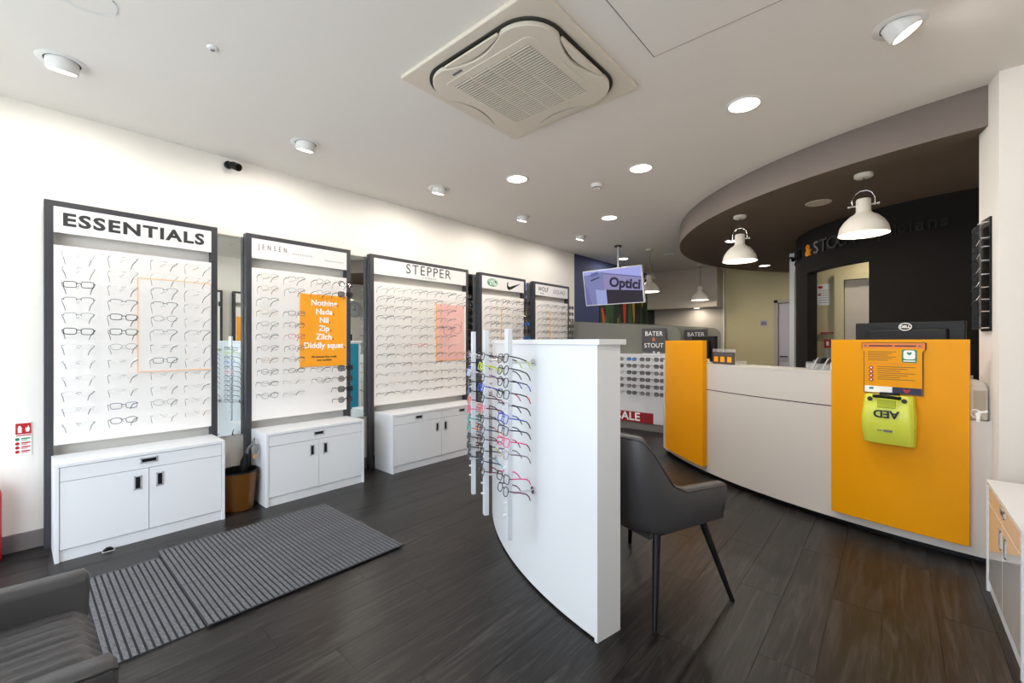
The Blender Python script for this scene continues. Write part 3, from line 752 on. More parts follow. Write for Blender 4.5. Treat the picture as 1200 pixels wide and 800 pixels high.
t = thing('defibrillator', 'lime green AED defibrillator case hung upside down on the yellow panel', 'defibrillator', on(CC, YR, -103.2) + (0,), face(nrm(-103.2)))
def bulge(w0, w1, z0, z1, d0, d1, n=9):
    pr = []
    for i in range(n + 1):
        k = i / n; z = z0 + (z1 - z0) * k
        w = w0 + (w1 - w0) * k + .018 * math.sin(PI * k)
        dd = d0 + (d1 - d0) * math.sin(PI * (k * .8 + .1))
        pr.append((w / 2, -dd, z))
    return pr
pr = bulge(.246, .232, .645, .957, .055, .098)
mb = MB()
vs = []
for w, y, z in pr: vs += [(-w, 0, z), (-w - .0, y + .022, z), (-w + .016, y, z), (w - .016, y, z), (w, y + .022, z), (w, 0, z)]
fs = []
for i in range(len(pr) - 1):
    for k in range(5): fs.append((6 * i + k, 6 * i + k + 1, 6 * i + 7 + k, 6 * i + 6 + k))
fs += [(5, 4, 3, 2, 1, 0), tuple(6 * (len(pr) - 1) + k for k in range(6))]
obj('case', mb._add(vs, fs), M['aed'], t, smooth=50, bev=.006)
obj('side_rail', MB().tube([(x - .001, y + .03, z) for x, y, z in pr], .006, 6), M['aedd'], t, smooth=50)
obj('side_rail', MB().tube([(-x + .001, y + .03, z) for x, y, z in pr], .006, 6), M['aedd'], t, smooth=50)
obj('handle', MB().tube([(-.06, -.05, .945), (-.06, -.09, .95), (-.03, -.105, .952), (.03, -.105, .95), (.06, -.09, .945), (.06, -.05, .945)], .011, 8), M['black'], t, smooth=50)
obj('hanging_bracket', BOX(-.045, .045, -.05, 0, .948, .972), M['black'], t)
obj('latch_plate', BOX(-.045, .045, -.0975, -.08, .88, .93), M['aedd'], t, bev=.004)
for x in (-.085, .085): obj('button', MB().lathe([(.014, 0), (.012, .004)], 16, mat4=Matrix.Translation((x, -.083, .93)) @ Matrix.Rotation(PI / 2, 4, 'X')), M['ink'], t)
text('AED', .066, .0, .843, -.1015, M['ink'], t, flip=True, bold=.0016, ext=.003)
obj('maker_mark', BOX(-.012, .03, -.0985, -.09, .728, .742), M['inkl'], t)
obj('maker_mark', BOX(-.045, -.018, -.0985, -.09, .732, .738), M['inkl'], t)

# things on and behind the counter
def monitor(c, rz, w, h, zb, zbase, label):
    t = thing('monitor', label, 'monitor', (c[0], c[1], zbase), rz, 'black computer monitors on the reception')
    obj('screen_housing', BOX(-w / 2, w / 2, -.02, .02, zb - zbase, zb + h - zbase), M['black'], t, bev=.006)
    obj('back_shell', BOX(-w / 2 + .08, w / 2 - .08, -.045, -.02, zb + .08 - zbase, zb + h - .05 - zbase), M['black'], t, bev=.015)
    obj('screen', BOX(-w / 2 + .015, w / 2 - .015, .02, .0215, zb + .02 - zbase, zb + h - .015 - zbase), M['blackg'], t)
    obj('stand', BOX(-.03, .03, -.05, -.02, 0, zb + .12 - zbase), M['black'], t)
    obj('base', BOX(-.11, .11, -.10, .09, 0, .015), M['black'], t, bev=.005)
    return t
c0 = ((3.864 + 4.474) / 2, (4.321 + 4.172) / 2)
mo = monitor(c0, face((-.237, -.97)), .60, .36, 1.08, .755, 'wide black monitor seen from behind above the large yellow panel')
lg = obj('logo_disc', MB().lathe([(.0, 0), (.026, 0), (.026, .0015)], 24, mat4=Matrix.Translation((-.0, -.046, .65)) @ Matrix.Scale(1.35, 4, (1, 0, 0)) @ Matrix.Rotation(PI / 2, 4, 'X')), M['black'], mo)
obj('logo_ring', MB().tube([(.034 * math.cos(2 * PI * i / 32), -.0475, .65 + .025 * math.sin(2 * PI * i / 32)) for i in range(32)], .0035, 6, closed=True), M['wink'], lg)
text('DELL', .025, 0, .65, -.0485, M['wink'], lg, bold=.0012)
monitor(on(CC, 3.26, -139.2), face(nrm(-134)), .50, .31, 1.05, .755, 'small black monitor beside the narrow yellow panel')

a = -124.6
t = thing('leaflet_holder', 'slate leaflet holder with three orange squares on the counter', 'leaflet holder', on(CC, CR - .08, a) + (1.085,), face(nrm(a)))
obj('card', BOX(-.145, .145, 0, .003, .002, .115), M['sign'], t)
obj('acrylic_back', BOX(-.15, .15, .004, .007, 0, .145), M['acryl'], t)
obj('acrylic_foot', BOX(-.15, .15, 0, .07, 0, .003), M['acryl'], t)
for x in (-.095, -.01, .08): obj('orange_square', BOX(x - .027, x + .027, -.0015, .001, .022, .072), M['orange'], t)
for k in range(3): obj('printed_line', BOX(-.12, .12, -.001, .001, .084 + .009 * k, .087 + .009 * k), M['inkl'], t)
a = -128.0
t = thing('business_card', 'small white card standing next to the slate leaflet holder', 'card', on(CC, CR - .06, a) + (1.085,), face(nrm(a)))
obj('card', MB().prism([(0, 0), (.025, 0), (.012, .045)], -.025, .025, 'x'), M['wink'], t)
obj('red_mark', BOX(-.006, .006, -.0015, .014, .016, .028), M['red'], t)
a = -110.2
t = thing('leaflet_tray', 'clear acrylic tray of slanted leaflets on the counter', 'leaflet holder', on(CC, CR - .13, a) + (1.085,), face(nrm(a)))
obj('tray', BOX(-.11, .10, -.05, -.047, 0, .05).box(-.11, .10, .06, .063, 0, .07).box(-.11, -.107, -.05, .06, 0, .06).box(-.11, .10, -.05, .06, 0, .004), M['acryl'], t)
for k, m in enumerate(('inkll', 'black', 'inkll', 'black', 'wink')):
    x = -.075 + .036 * k
    obj('leaflet', MB().prism([(x - .006, .004), (x + .003, .004), (x + .048, .09), (x + .039, .09)], -.04, .05, 'y'), M[m], t)
t = thing('card_reader', 'white rounded card reader beside the leaflet tray', 'card reader', on(CC, CR - .05, -108.55) + (1.085,), face(nrm(-108.55)))
obj('body', MB().lathe([(.024, 0), (.028, .01), (.028, .06), (.018, .075), (0, .078)], 20), M['trim'], t, smooth=40)
obj('keypad', BOX(-.012, .012, -.0295, -.02, .02, .05), M['inkl'], t)

# sanitiser jug
t = thing('sanitiser_jug', 'milky plastic sanitiser jug with tap by the wall pier', 'jug', (4.462, 3.768, .838), 0)
obj('container', BOX(-.085, .045, -.065, .065, 0, .20), M['jug'], t, bev=.015, seg=3)
obj('shoulder', MB().prism([(-.085, .19), (.045, .19), (.03, .225), (-.03, .245), (-.085, .245)], -.055, .055, 'y'), M['jug'], t, bev=.01)
obj('handle', MB().tube([(-.045, -.045, .238), (-.046, -.056, .2), (-.046, -.058, .1), (-.045, -.05, .07)], .014, 10), M['jug'], t, smooth=50)
obj('label_sheet', BOX(-.015, .035, -.0665, -.06, .06, .175), M['liquid'], t)
tp = obj('tap', MB().cyl((.0, -.06, .04), (.0, -.105, .04), .012, 12).cyl((.0, -.1, .05), (.0, -.1, .0), .009, 12), M['wink'], t, smooth=40)
obj('tap_ring', MB().tube([(-.008 + .02 * math.cos(2 * PI * i / 20), -.075, .042 + .022 * math.sin(2 * PI * i / 20)) for i in range(20)], .004, 6, closed=True), M['wink'], tp, smooth=40)
obj('tap_lever', MB().tube([(.0, -.1, .052), (.025, -.1, .056), (.038, -.098, .062)], .007, 8), M['wink'], tp, smooth=40)

# rack on the pier
t = thing('accessory_rack', 'dark wall rack with chrome rungs on the wall pier', 'rack', (4.512, 3.75, 0), face((-1, -.16)))
obj('back_board', BOX(-.075, .06, -.012, .0, 1.36, 2.02), M['black'], t, bev=.002)
for z in (1.38, 1.475, 1.545, 1.615, 1.69, 1.77, 1.85, 1.90, 1.99):
    obj('rung', MB().cyl((-.0, -.012, z), (-.0, -.046, z), .0035, 8).cyl((.052, -.012, z), (.052, -.046, z), .0035, 8), M['chrome'], t)
obj('front_sheet', BOX(-.075, .06, -.05, -.046, 1.37, 1.98), glassy('smoked_acrylic', (60, 64, 68), .35), t)
for i in range(5):
    z = 1.52 + .08 * i
    obj('chain', MB().tube([(-.07, -.053, z), (-.02, -.055, z + .018), (.02, -.055, z + .022), (.06, -.053, z + .045)], .002, 5), M['chrome'], t)

# wall clock on the right-hand wall (seen in a mirror)
t = thing('wall_clock', 'round grey wall clock facing the narrow mirrors', 'clock', (XR, 4.93, 2.0), face((-1, 0)))
obj('case', MB().lathe([(.17, 0), (.17, .03), (.155, .035), (.15, .02)], 40, mat4=Matrix.Rotation(PI / 2, 4, 'X')), M['alu'], t, smooth=40)
obj('dial', MB().lathe([(0, .018), (.152, .018), (.152, .0185)], 40, mat4=Matrix.Rotation(PI / 2, 4, 'X')), M['inkll'], t)
obj('hand', BOX(-.005, .005, -.024, -.021, -.02, .1), M['black'], t)
obj('hand', BOX(-.006, .006, -.027, -.024, -.02, .07), M['black'], t, rot=(0, R(100), 0))
for k in range(12):
    obj('hour_mark', BOX(-.004, .004, -.0205, -.018, .12, .142), M['black'], t, rot=(0, R(30 * k), 0))

# ------------------------------------------------------------------ right-hand display beside the camera
for yh, lb, pos in ((3.49, 'display frame above the glossy cabinet by the pier', 1), (2.40, 'display frame next to the glossy cabinet on the right-hand wall', 0)):
    t, hb, p = display(0, .93, lb, None, loc=(XR, yh, 0), rz=-PI / 2)
    if pos:
        t2 = thing('poster', 'orange poster on the display above the glossy cabinet', 'poster', (XR - .0876, 2.62, 0), -PI / 2)
        obj('board', BOX(-.43, 0, -.007, 0, 1.09, 1.745), M['orange'], t2)
        obj('edge_strip', BOX(0, .007, -.008, 0, 1.083, 1.752), M['orange_e'], t2)
cabinet((XR, 3.36, 0), -PI / 2, .83, 'glossy white cabinet beside the reception counter', front='gloss')

# ------------------------------------------------------------------ charcoal wall lettering
t = thing('wall_lettering', 'raised shop name lettering on the curved charcoal wall', 'lettering', (0, 0, 0))
def letter(ch, ang, z, size, m):
    c = bpy.data.curves.new('letter', 'FONT'); c.body = ch; c.size = size; c.align_x = 'CENTER'; c.align_y = 'BOTTOM_BASELINE'; c.extrude = .008; c.materials.append(m); c.offset = .0005
    o = bpy.data.objects.new('letter', c); col.objects.link(o); o.parent = t
    p = on(DC, DR + .006, ang)
    o.location = (p[0], p[1], z); o.rotation_euler = (PI / 2, 0, face(nrm(ang)))
for i, ch in enumerate('BATER'): letter(ch, -176 + 4.6 * i, 2.275, .19, M['black'])
letter('&', -149.0, 2.275, .19, M['orange'])
for i, ch in enumerate('STOUT'): letter(ch, -143.2 + 4.5 * i, 2.275, .19, M['inkl'] if i == 0 else M['black'])
for ch, an in zip('opticians', (-119.5, -116.6, -114.4, -112.8, -111, -108.8, -106.5, -103.6, -101)): letter(ch, an, 2.285, .15, M['black'])

# ------------------------------------------------------------------ notices in the back
t = thing('door_notice', 'small blue notice on the cream wall beside the white door', 'notice', (2.19, YB, 0), 0)
obj('board', BOX(-.055, .055, -.004, 0, 1.60, 1.72), M['inkll'], t); obj('blue_field', BOX(-.05, .05, -.005, 0, 1.62, 1.69), M['g_purple'], t)
t = thing('wall_notice', 'white printed notice on the cream wall through the charcoal doorway', 'notice', (3.445, 6.62, 0), 0)
obj('board', BOX(-.065, .065, -.004, 0, 1.75, 2.01), M['wink'], t)
obj('red_block', BOX(-.055, -.01, -.005, 0, 1.96, 1.99).box(-.055, -.03, -.005, 0, 1.87, 1.89), M['red'], t)
for k in range(6): obj('printed_line', BOX(-.05, .05, -.005, 0, 1.78 + .03 * k, 1.784 + .03 * k), M['inkl'], t)
t = thing('alarm_notice', 'red fire alarm notice beneath the white printed notice', 'notice', (3.485, 6.62, 0), 0)
obj('red_field', BOX(-.035, .035, -.005, 0, 1.22, 1.33), M['red'], t); obj('white_field', BOX(-.035, .035, -.005, 0, 1.1, 1.21), M['inkll'], t)
obj('symbol', BOX(-.012, .012, -.0065, -.004, 1.25, 1.3), M['wink'], t)
obj('red_bracket', BOX(-.07, .06, -.03, 0, 1.40, 1.415), M['red'], t)

# ------------------------------------------------------------------ low screens at the back, sunglasses sale
def low_screen(y, x0, x1, label, glabel, gx1, signx, slabel):
    t = thing('low_partition', label, 'partition', (0, y, 0))
    obj('panel', BOX(x0, x1, 0, .12, .11, 1.10), M['white'], t, bev=.002)
    obj('kickboard', BOX(x0, x1, .012, .108, 0, .11), M['skirt'], t)
    obj('top_cap', BOX(x0 - .0, x1 + .01, -.01, .13, 1.10, 1.115), M['white'], t, bev=.002)
    g = thing('glass_screen', glabel, 'screen', (0, y + .06, 1.115))
    pts = [(x0 + .02, 0), (gx1, 0), (gx1, .24)] + [(gx1 - .12 + .12 * math.cos(R(a_)), .275 + .12 * math.sin(R(a_)) - .0) for a_ in (15, 35, 55, 75)] + [(gx1 - .14, .400), (x0 + .02, .52)]
    obj('pane', MB().prism(pts[::-1], -.005, .005, 'y'), M['frost'], g)
    for x in (x0 + .3, gx1 - .3): obj('clamp', BOX(x - .02, x + .02, -.014, .014, 0, .04), M['chrome'], g)
    s_ = thing('shop_sign', slabel, 'sign', (signx, y + .022, 1.115))
    obj('board', BOX(-.18, .18, -.008, 0, .045, .375), M['sign'], s_)
    obj('foot', BOX(-.16, .16, -.03, .02, 0, .012).box(-.015, .015, -.006, -.001, 0, .05), M['alu'], s_)
    text('BATER', .092, 0, .295, -.009, M['wink'], s_, sx=.95, space=1.05)
    text('&', .075, 0, .215, -.009, M['oran2'], s_, bold=.001)
    text('STOUT', .092, 0, .125, -.009, M['wink'], s_, sx=.95, space=1.05)
    return t
t = low_screen(6.05, .02, 1.72, 'low white partition holding the sale sunglasses', 'frosted glass screen above the sale sunglasses', 1.86, 1.50, 'slate shop sign standing above the sale sunglasses')
low_screen(7.1, .4, 1.95, 'low white partition behind the sale sunglasses', 'frosted glass screen behind the narrow yellow panel', 2.1, 1.74, 'slate shop sign behind the narrow yellow panel')
s_ = thing('sale_sign', 'red SALE strip under the rows of sunglasses', 'sign', (0, 6.05, 0))
obj('strip', BOX(.72, 1.5, -.006, 0, .11, .262), M['sale'], s_)
text('SALE', .165, 1.11, .186, -.0065, M['wink'], s_, bold=.004, sx=1.05, space=1.05)
PEG2 = MB().box(-.004, .004, 0, .14, -.012, -.004).mesh('peg', M['acryl'])
for c, x in enumerate((.79, 1.0, 1.205, 1.41, 1.62)):
    for r in range(6):
        z = 1.045 - .0975 * r
        st = [SB, SBR, FBR][(c + r * 2) % 3] if c < 2 else [SB, SB, SBR, SB][(c * 3 + r * 5) % 4]
        if c == 2 and r == 0: st = SBL
        x2 = D + (x - D) * .989
        link('peg', PEG2, t, (x2, -.14, z))
        spectacles(st, (x2, 5.91, z), random.uniform(-.05, .05), 'on sale partition, %s row, %s column from yellow panel' % (ORD[r], ORD[4 - c]), 'spectacles on the sale partition', random.uniform(-.1, -.02), 0, 1.14)

# ------------------------------------------------------------------ television on a ceiling pole
t = thing('television', 'white framed television hanging from a ceiling pole', 'television', (.787, 6.16, 0))
tilt = Matrix.Translation((0, 0, 2.16)) @ Matrix.Rotation(R(11.5), 4, 'X')
def tv(name, m4, mats, **k):
    o = obj(name, m4, mats, t, **k); o.matrix_local = tilt; return o
w, h = 1.015, .565
tv('housing', BOX(-w / 2, w / 2, 0, .05, -h / 2, h / 2), M['trim'], bev=.006)
def em(name, c, e=1.0): return mat(name, (10, 10, 12), .3, emit=c, es=e)
ES = 1.0
scr = tv('screen', BOX(-w / 2 + .014, w / 2 - .014, -.003, .001, -h / 2 + .014, h / 2 - .014), em('screen_sky', (158, 164, 226), ES))
def sp(pts, c, d=.0045, nm='screen_shape'):
    o = obj(nm, MB().prism([(x * (w / 2 - .015), z * (h / 2 - .015)) for x, z in pts][::-1], -d, -.003, 'y'), em('screen_%d_%d_%d' % c, c, ES), scr); return o
sp([(-1, -1), (-.28, -1), (-.28, .92), (-1, .78)], (120, 124, 172))
sp([(-.28, .86), (1, .42), (1, -.3), (-.28, -.15)], (138, 132, 176))
sp([(-.28, .86), (1, .42), (1, .36), (-.28, .8)], (90, 88, 140), .005)
sp([(-.22, -.15), (1, -.34), (1, -1), (-.22, -1)], (38, 33, 46))
sp([(-.6, -1), (-.24, -1), (-.24, -.2), (-.6, -.1)], (150, 160, 208), .005)
sp([(-.75, .5), (-.42, .66), (-.42, .58), (-.75, .4)], (44, 44, 74), .005)
sp([(-.72, .88), (-.45, .95), (-.45, .75), (-.74, .66)], (92, 98, 150), .005)
sp([(-1, -1), (-.78, -1), (-.9, .1), (-1, .3)], (104, 104, 160), .005)
o = text('Optici', .205, .215, .03, -.0055, em('screen_lettering', (30, 26, 50), ES), scr, bold=.008); o.rotation_euler = (PI / 2, R(9), 0)
obj('pole', MB().cyl((.065, .07, 2.2), (.065, .07, H), .018, 16), M['alu'], t, smooth=40)
obj('ceiling_plate', MB().lathe([(.055, H - .018), (.055, H)], 24, c=(.065, .07, 0)), M['black'], t)
obj('bracket', BOX(-.05, .18, .045, .085, 2.05, 2.3), M['black'], t)

# mural on the blue wall
mural = mat('mural_print', (20, 24, 22), .6)
nt = mural.node_tree; L = nt.links.new; bs = nt.nodes['Principled BSDF']
tc = nt.nodes.new('ShaderNodeTexCoord'); mp = nt.nodes.new('ShaderNodeMapping'); mp.inputs['Scale'].default_value = (4.6, 1, 1.0); mp.inputs['Rotation'].default_value = (0, .12, 0)
L(tc.outputs['Object'], mp.inputs[0])
vo = nt.nodes.new('ShaderNodeTexVoronoi'); vo.inputs['Scale'].default_value = 1.5; L(mp.outputs[0], vo.inputs['Vector'])
rp = nt.nodes.new('ShaderNodeValToRGB'); rp.color_ramp.interpolation = 'CONSTANT'
sepc = nt.nodes.new('ShaderNodeSeparateColor'); L(vo.outputs['Color'], sepc.inputs[0]); L(sepc.outputs[0], rp.inputs[0])
el_ = rp.color_ramp.elements; el_[0].color = lin((16, 20, 22)); el_[1].position = .95; el_[1].color = lin((214, 60, 30))
for pz, c in ((.3, (36, 70, 34)), (.5, (18, 30, 26)), (.6, (226, 170, 30)), (.74, (60, 96, 40)), (.82, (24, 22, 24))):
    x = el_.new(pz); x.color = lin(c)
L(rp.outputs[0], bs.inputs['Base Color'])
t = thing('mural', 'dark floral picture in green, yellow and red on the blue wall', 'picture', (0, 7.15, 0), PI / 2)
obj('print', BOX(0, 2.4, -.012, -.001, 1.0, 2.3), mural, t)
for x in (-.01, 2.4): obj('edge', BOX(x, x + .01, -.014, -.001, .99, 2.31), M['black'], t)

# ------------------------------------------------------------------ armchairs
def smooth01(t): t = max(0, min(1, t)); return t * t * (3 - 2 * t)
def make_armchair(label, loc, rz):
    t = thing('armchair', label, 'chair', loc, rz, 'grey leather tub armchairs')
    path = []
    hw, yf, yb = .325, -.27, .27
    n1 = 8
    path.append((-hw, yf - .012, 0))
    for i in range(n1): path.append((-hw, yf + (.02 - yf) * i / n1, 0))
    for i in range(25):
        a_ = PI - PI * i / 24; c, s_ = math.cos(a_), math.sin(a_)
        e = .55
        path.append((math.copysign(abs(c) ** e, c) * hw, .02 + abs(s_) ** e * (yb - .02), smooth01((abs(s_) ** .8) * 1.25)))
    for i in range(n1): path.append((hw, .02 + (yf - .02) * (i + 1) / n1, 0))
    path.append((hw, yf - .012, 0))
    vs = []; fs = []; pip = []
    K = len(path); th = .078
    for i, (x, y, k) in enumerate(path):
        p0 = path[max(i - 1, 0)]; p1 = path[min(i + 1, K - 1)]
        tx, ty = p1[0] - p0[0], p1[1] - p0[1]; l = math.hypot(tx, ty); nx, ny = ty / l, -tx / l      # inward
        # armrest slopes up gently then sweeps into the high back
        fr_ = max(0, min(1, (y - yf) / .3))
        zt = .578 + .012 * fr_ + .265 * k
        lean = .055 * k
        ox, oy = x * (1 + .02 * k), y + lean
        bx_, by_ = x * .93, y * .93 - .01
        ef = min(i, K - 1 - i); pin = .016 if ef == 0 else 0.0
        nx0, ny0 = nx, ny; ox, oy = ox + nx * pin, oy + ny * pin; thx = th - 2 * pin; zt -= pin * .8
        prof = [(bx_, by_, .395), (x * .975 + nx * pin, y * .98 + lean * .3, .45), (ox, oy, zt - .026), (ox + nx * .006, oy + ny * .006, zt - .010), (ox + nx * .02, oy + ny * .02, zt), (ox + nx * (thx - .02), oy + ny * (thx - .02), zt), (ox + nx * (thx - .006), oy + ny * (thx - .006), zt - .010), (ox + nx * thx, oy + ny * thx, zt - .026),
                (x * .975 + nx * th, y * .98 + lean * .3 + ny * th, .45), (bx_ + nx * th, by_ + ny * th, .395)]
        vs += prof; pip.append((ox + nx * .003, oy + ny * .003, zt - .010))
    q = 10
    for i in range(K - 1):
        for j in range(q - 1): fs.append((i * q + j, i * q + j + 1, (i + 1) * q + j + 1, (i + 1) * q + j))
    fs += [tuple(range(q))[::-1], tuple((K - 1) * q + j for j in range(q))]
    fs = [f[::-1] for f in fs]
    obj('shell', MB()._add(vs, fs), M['leather'], t, smooth=48)
    obj('piping', MB().tube(pip, .0035, 6), M['leatherd'], t, smooth=60)
    # channelled seat
    nx_, ny_ = 81, 12; sv = []; sf = []
    W, y0, y1 = .256, -.285, .2
    for j in range(ny_ + 1):
        k = j / ny_; y = y0 + (y1 - y0) * k
        drop = .05 * (max(0, .12 - k) / .12) ** 2
        for i in range(nx_):
            u = i / (nx_ - 1); x = -W + 2 * W * u
            sv.append((x, y - (0.0), .490 - drop - .013 * (1 - abs(math.sin(PI * u * 11)) ** .6)))
    for j in range(ny_):
        for i in range(nx_ - 1): b = j * nx_ + i; sf.append((b, b + 1, b + nx_ + 1, b + nx_))
    o0 = len(sv)
    for (x, y) in ((-W, y0), (W, y0), (W, y1), (-W, y1)): sv.append((x, y, .385))
    sf += [tuple(range(nx_ - 1, -1, -1)) + (o0, o0 + 1), (o0, o0 + 3, o0 + 2, o0 + 1),
           tuple([j * nx_ for j in range(ny_ + 1)])[::1] + (o0 + 3, o0), tuple([j * nx_ + nx_ - 1 for j in range(ny_, -1, -1)]) + (o0 + 1, o0 + 2)]
    obj('seat', MB()._add(sv, sf), M['leather'], t, smooth=60)
    obj('seat_base', BOX(-.27, .27, -.24, .22, .375, .40), M['leatherd'], t)
    for sx_ in (-1, 1):
        obj('leg', MB().tube([(sx_ * .25, -.17, .39), (sx_ * .36, -.262, 0)], [.019, .011], 12), M['leg'], t, smooth=60)
        obj('leg', MB().tube([(sx_ * .27, .17, .39), (sx_ * .345, .262, 0)], [.019, .011], 12), M['leg'], t, smooth=60)
    return t
make_armchair('dark grey tub armchair beside the curved partition', (3.057, 2.25, 0), face((.347, .938)))
make_armchair('grey armchair with a channel-quilted seat beside the ribbed mat', (2.45, -.125, 0), face((0, 1)))
make_armchair('grey armchair next to the quilted armchair by the window, mostly out of view', (3.2, -.125, 0), face((0, 1)))

# ------------------------------------------------------------------ ceiling cassette air conditioner
t = thing('air_conditioner', 'square cream ceiling cassette air conditioner with central grille', 'air conditioner', (2.487, 1.918, H))
hs = .485
obj('panel', MB().prism([(-hs, -hs), (hs, -hs), (hs, hs), (-hs, hs)], -.022, 0), M['acm'], t, bev=.006)
def squ(hs_, r, n=10): return rrect(2 * hs_, 2 * hs_, r, n)
obj('air_slot', MB().prism(squ(.425, .19), -.030, -.010), M['acd'], t)
def notched(hs_, r, bite, half, n=10):
    p = []
    for q in range(4):
        A = R(90 * q); ca, sa = math.cos(A), math.sin(A)
        loc = []
        # one side: x = hs_, running y from -half..half, then rounded corner
        for i in range(13):
            y = -half + 2 * half * i / 12; loc.append((hs_ - bite * math.cos(PI * y / (2 * half)) ** 1.0, y))
        for i in range(n + 1):
            th = R(90 * i / n); loc.append((hs_ - r + r * math.cos(th), hs_ - r + r * math.sin(th)))
        p += [(x * ca - y * sa, x * sa + y * ca) for x, y in loc]
    return p
obj('body', MB().prism(notched(.408, .175, .062, .215), -.05, -.026), M['acm'], t, bev=.004)
for q in range(4):
    lens_ = [(.403 - .040 * math.cos(PI * y / .40), y) for y in [-.19 + .38 * i / 12 for i in range(13)]] + [(.412, .19), (.412, -.19)]
    ca, sa = math.cos(R(90 * q)), math.sin(R(90 * q))
    obj('louvre', MB().prism([(x * ca - y * sa, x * sa + y * ca) for x, y in lens_][::-1], -.046, -.036), M['acm'], t)
    cx_, cy_ = .418 * ca - .2 * sa, .418 * sa + .2 * ca
obj('grille_frame', MB().prism(squ(.318, .05, 4), -.053, -.049), M['acm'], t, bev=.001)
gb = obj('grille', BOX(-.27, .27, -.27, .27, -.0535, -.052), M['slot'], t)
slm = BOX(-.27, .27, -.0045, .0045, -.0575, -.053).mesh('slat', M['acm'])
for i in range(30): link('slat', slm, gb, (0, -.262 + .524 * i / 29, 0))
for x in (-.135, 0, .135): obj('cross_bar', BOX(x - .003, x + .003, -.27, .27, -.0585, -.053), M['acm'], gb)
obj('brand_plate', BOX(-.2, -.13, -.352, -.336, -.0512, -.049), M['inkl'], t)

# ------------------------------------------------------------------ ceiling lights and fittings
def area(name, loc, r, power, c=(1, .93, .84), parent=None):
    l = bpy.data.lights.new(name, 'AREA'); l.shape = 'DISK'; l.size = 2 * r; l.energy = power; l.color = c
    o = bpy.data.objects.new(name, l); col.objects.link(o); o.location = loc
    if parent is not None: o.parent = parent
    return o
def flush(x, y, z, label, r=.088, power=None):
    t = thing('downlight', label, 'downlight', (x, y, z), 0, 'flush round downlights')
    obj('ring', MB().lathe([(r, -.006), (r + .014, -.005), (r + .017, 0), (r, 0)], 32, cap=False), M['trim'], t, smooth=40)
    obj('diffuser', MB().lathe([(0, -.004), (r, -.004), (r, -.001)], 32), M['lamp'], t)
    area('downlight_lamp', (0, 0, -.009), r, DOWNLIGHT_W if power is None else power, parent=t)
flush(3.382, 3.043, H, 'flush round downlight before the curved soffit, nearest the armchair')
flush(2.449, 3.571, H, 'flush round downlight beside the smoke detector')
flush(1.482, 3.054, H, 'flush round downlight over the curved partition')
flush(1.505, 4.748, H, 'flush round downlight between the partition and the television')
flush(.412, 7.26, H, 'flush round downlight behind the television')
flush(2.579, 5.913, SOFF, 'flush round downlight in the dark soffit behind a pendant', .075, 5)
flush(2.491, 8.194, SOFF, 'flush round downlight in the dark soffit near the cream wall', .075, 9)
flush(1.0, 9.42, 2.0, 'flush round downlight under the taupe bulkhead', .06, 2.2)
flush(4.2, 6.2, SOFF, 'flush round downlight inside the charcoal doorway', .075, 9)
flush(3.3, 8.4, SOFF, 'flush round downlight behind the charcoal wall', .075, 5)
def eyeball(x, y, label, dx=-1, dy=0, tilt=15, k=1):
    t = thing('adjustable_spotlight', label, 'spotlight', (x, y, H), math.atan2(dy, dx), 'adjustable tilting spotlights')
    obj('trim_ring', MB().lathe([(.074, -.004), (.1, -.003), (.104, 0), (.074, 0)], 32, cap=False), M['trim'], t, smooth=40)
    obj('dark_gap', MB().lathe([(0, -.0015), (.075, -.0015), (.075, 0)], 32), M['acd'], t)
    m4 = Matrix.Translation((0, 0, .008)) @ Matrix.Rotation(R(-tilt), 4, 'Y')
    obj('lamp_can', MB().lathe([(.057, -.058), (.065, -.056), (.067, -.03), (.067, .02)], 32, mat4=m4, cap=False), M['trim'], t, smooth=40)
    obj('lamp_face', MB().lathe([(0, -.056), (.058, -.056), (.058, -.051)], 32, mat4=m4), M['lamp'], t)
    l = bpy.data.lights.new('spot_lamp', 'SPOT'); l.energy = SPOT_W * k; l.spot_size = R(168); l.spot_blend = .45; l.shadow_soft_size = .05; l.color = (1, .94, .86)
    o = bpy.data.objects.new('spot_lamp', l); col.objects.link(o); o.parent = t
    o.matrix_local = m4 @ Matrix.Translation((0, 0, -.072))
for y, lb in ((.169, 'tilting spotlight over the ESSENTIALS display, by the fire notice'), (1.456, 'tilting spotlight in front of the orange poster display'),
              (2.743, 'tilting spotlight in front of the wide pink poster display'), (4.03, 'tilting spotlight in front of the green badge display'), (5.32, 'tilting spotlight in front of the display by the blue wall')):
    eyeball(.738, y, lb)
eyeball(4.114, 2.768, 'tilting spotlight aimed at the wall pier', .9, .3, 30, .3)
eyeball(4.114, 1.45, 'tilting spotlight aimed at the right-hand wall', 1, 0, 15, .8)
eyeball(4.114, .17, 'tilting spotlight at the window end of the right-hand wall', 1, 0, 15, .8)

t = thing('ceiling_speaker', 'round flush ceiling grille near the tilting spotlight by the fire notice', 'speaker', (1.44, .20, H))
obj('rim', MB().lathe([(.095, -.004), (.108, -.004), (.11, 0), (.095, 0)], 32, cap=False), M['trim'], t, smooth=40)
obj('grille', MB().lathe([(0, -.003), (.095, -.003), (.095, 0)], 32), M['ceil'], t)
t = thing('ceiling_sensor', 'tiny round sensor on the ceiling beside the air conditioner', 'sensor', (1.474, .666, H))
obj('base', MB().lathe([(.012, -.012), (.022, -.008), (.026, 0)], 20), M['trim'], t, smooth=40)
obj('eye', MB().lathe([(0, -.016), (.008, -.015), (.01, -.011)], 16), M['inkl'], t)
t = thing('smoke_detector', 'white smoke detector on the ceiling between downlights', 'detector', (1.961, 3.661, H))
obj('base', MB().lathe([(.042, -.03), (.052, -.022), (.052, 0)], 28), M['trim'], t, smooth=40)
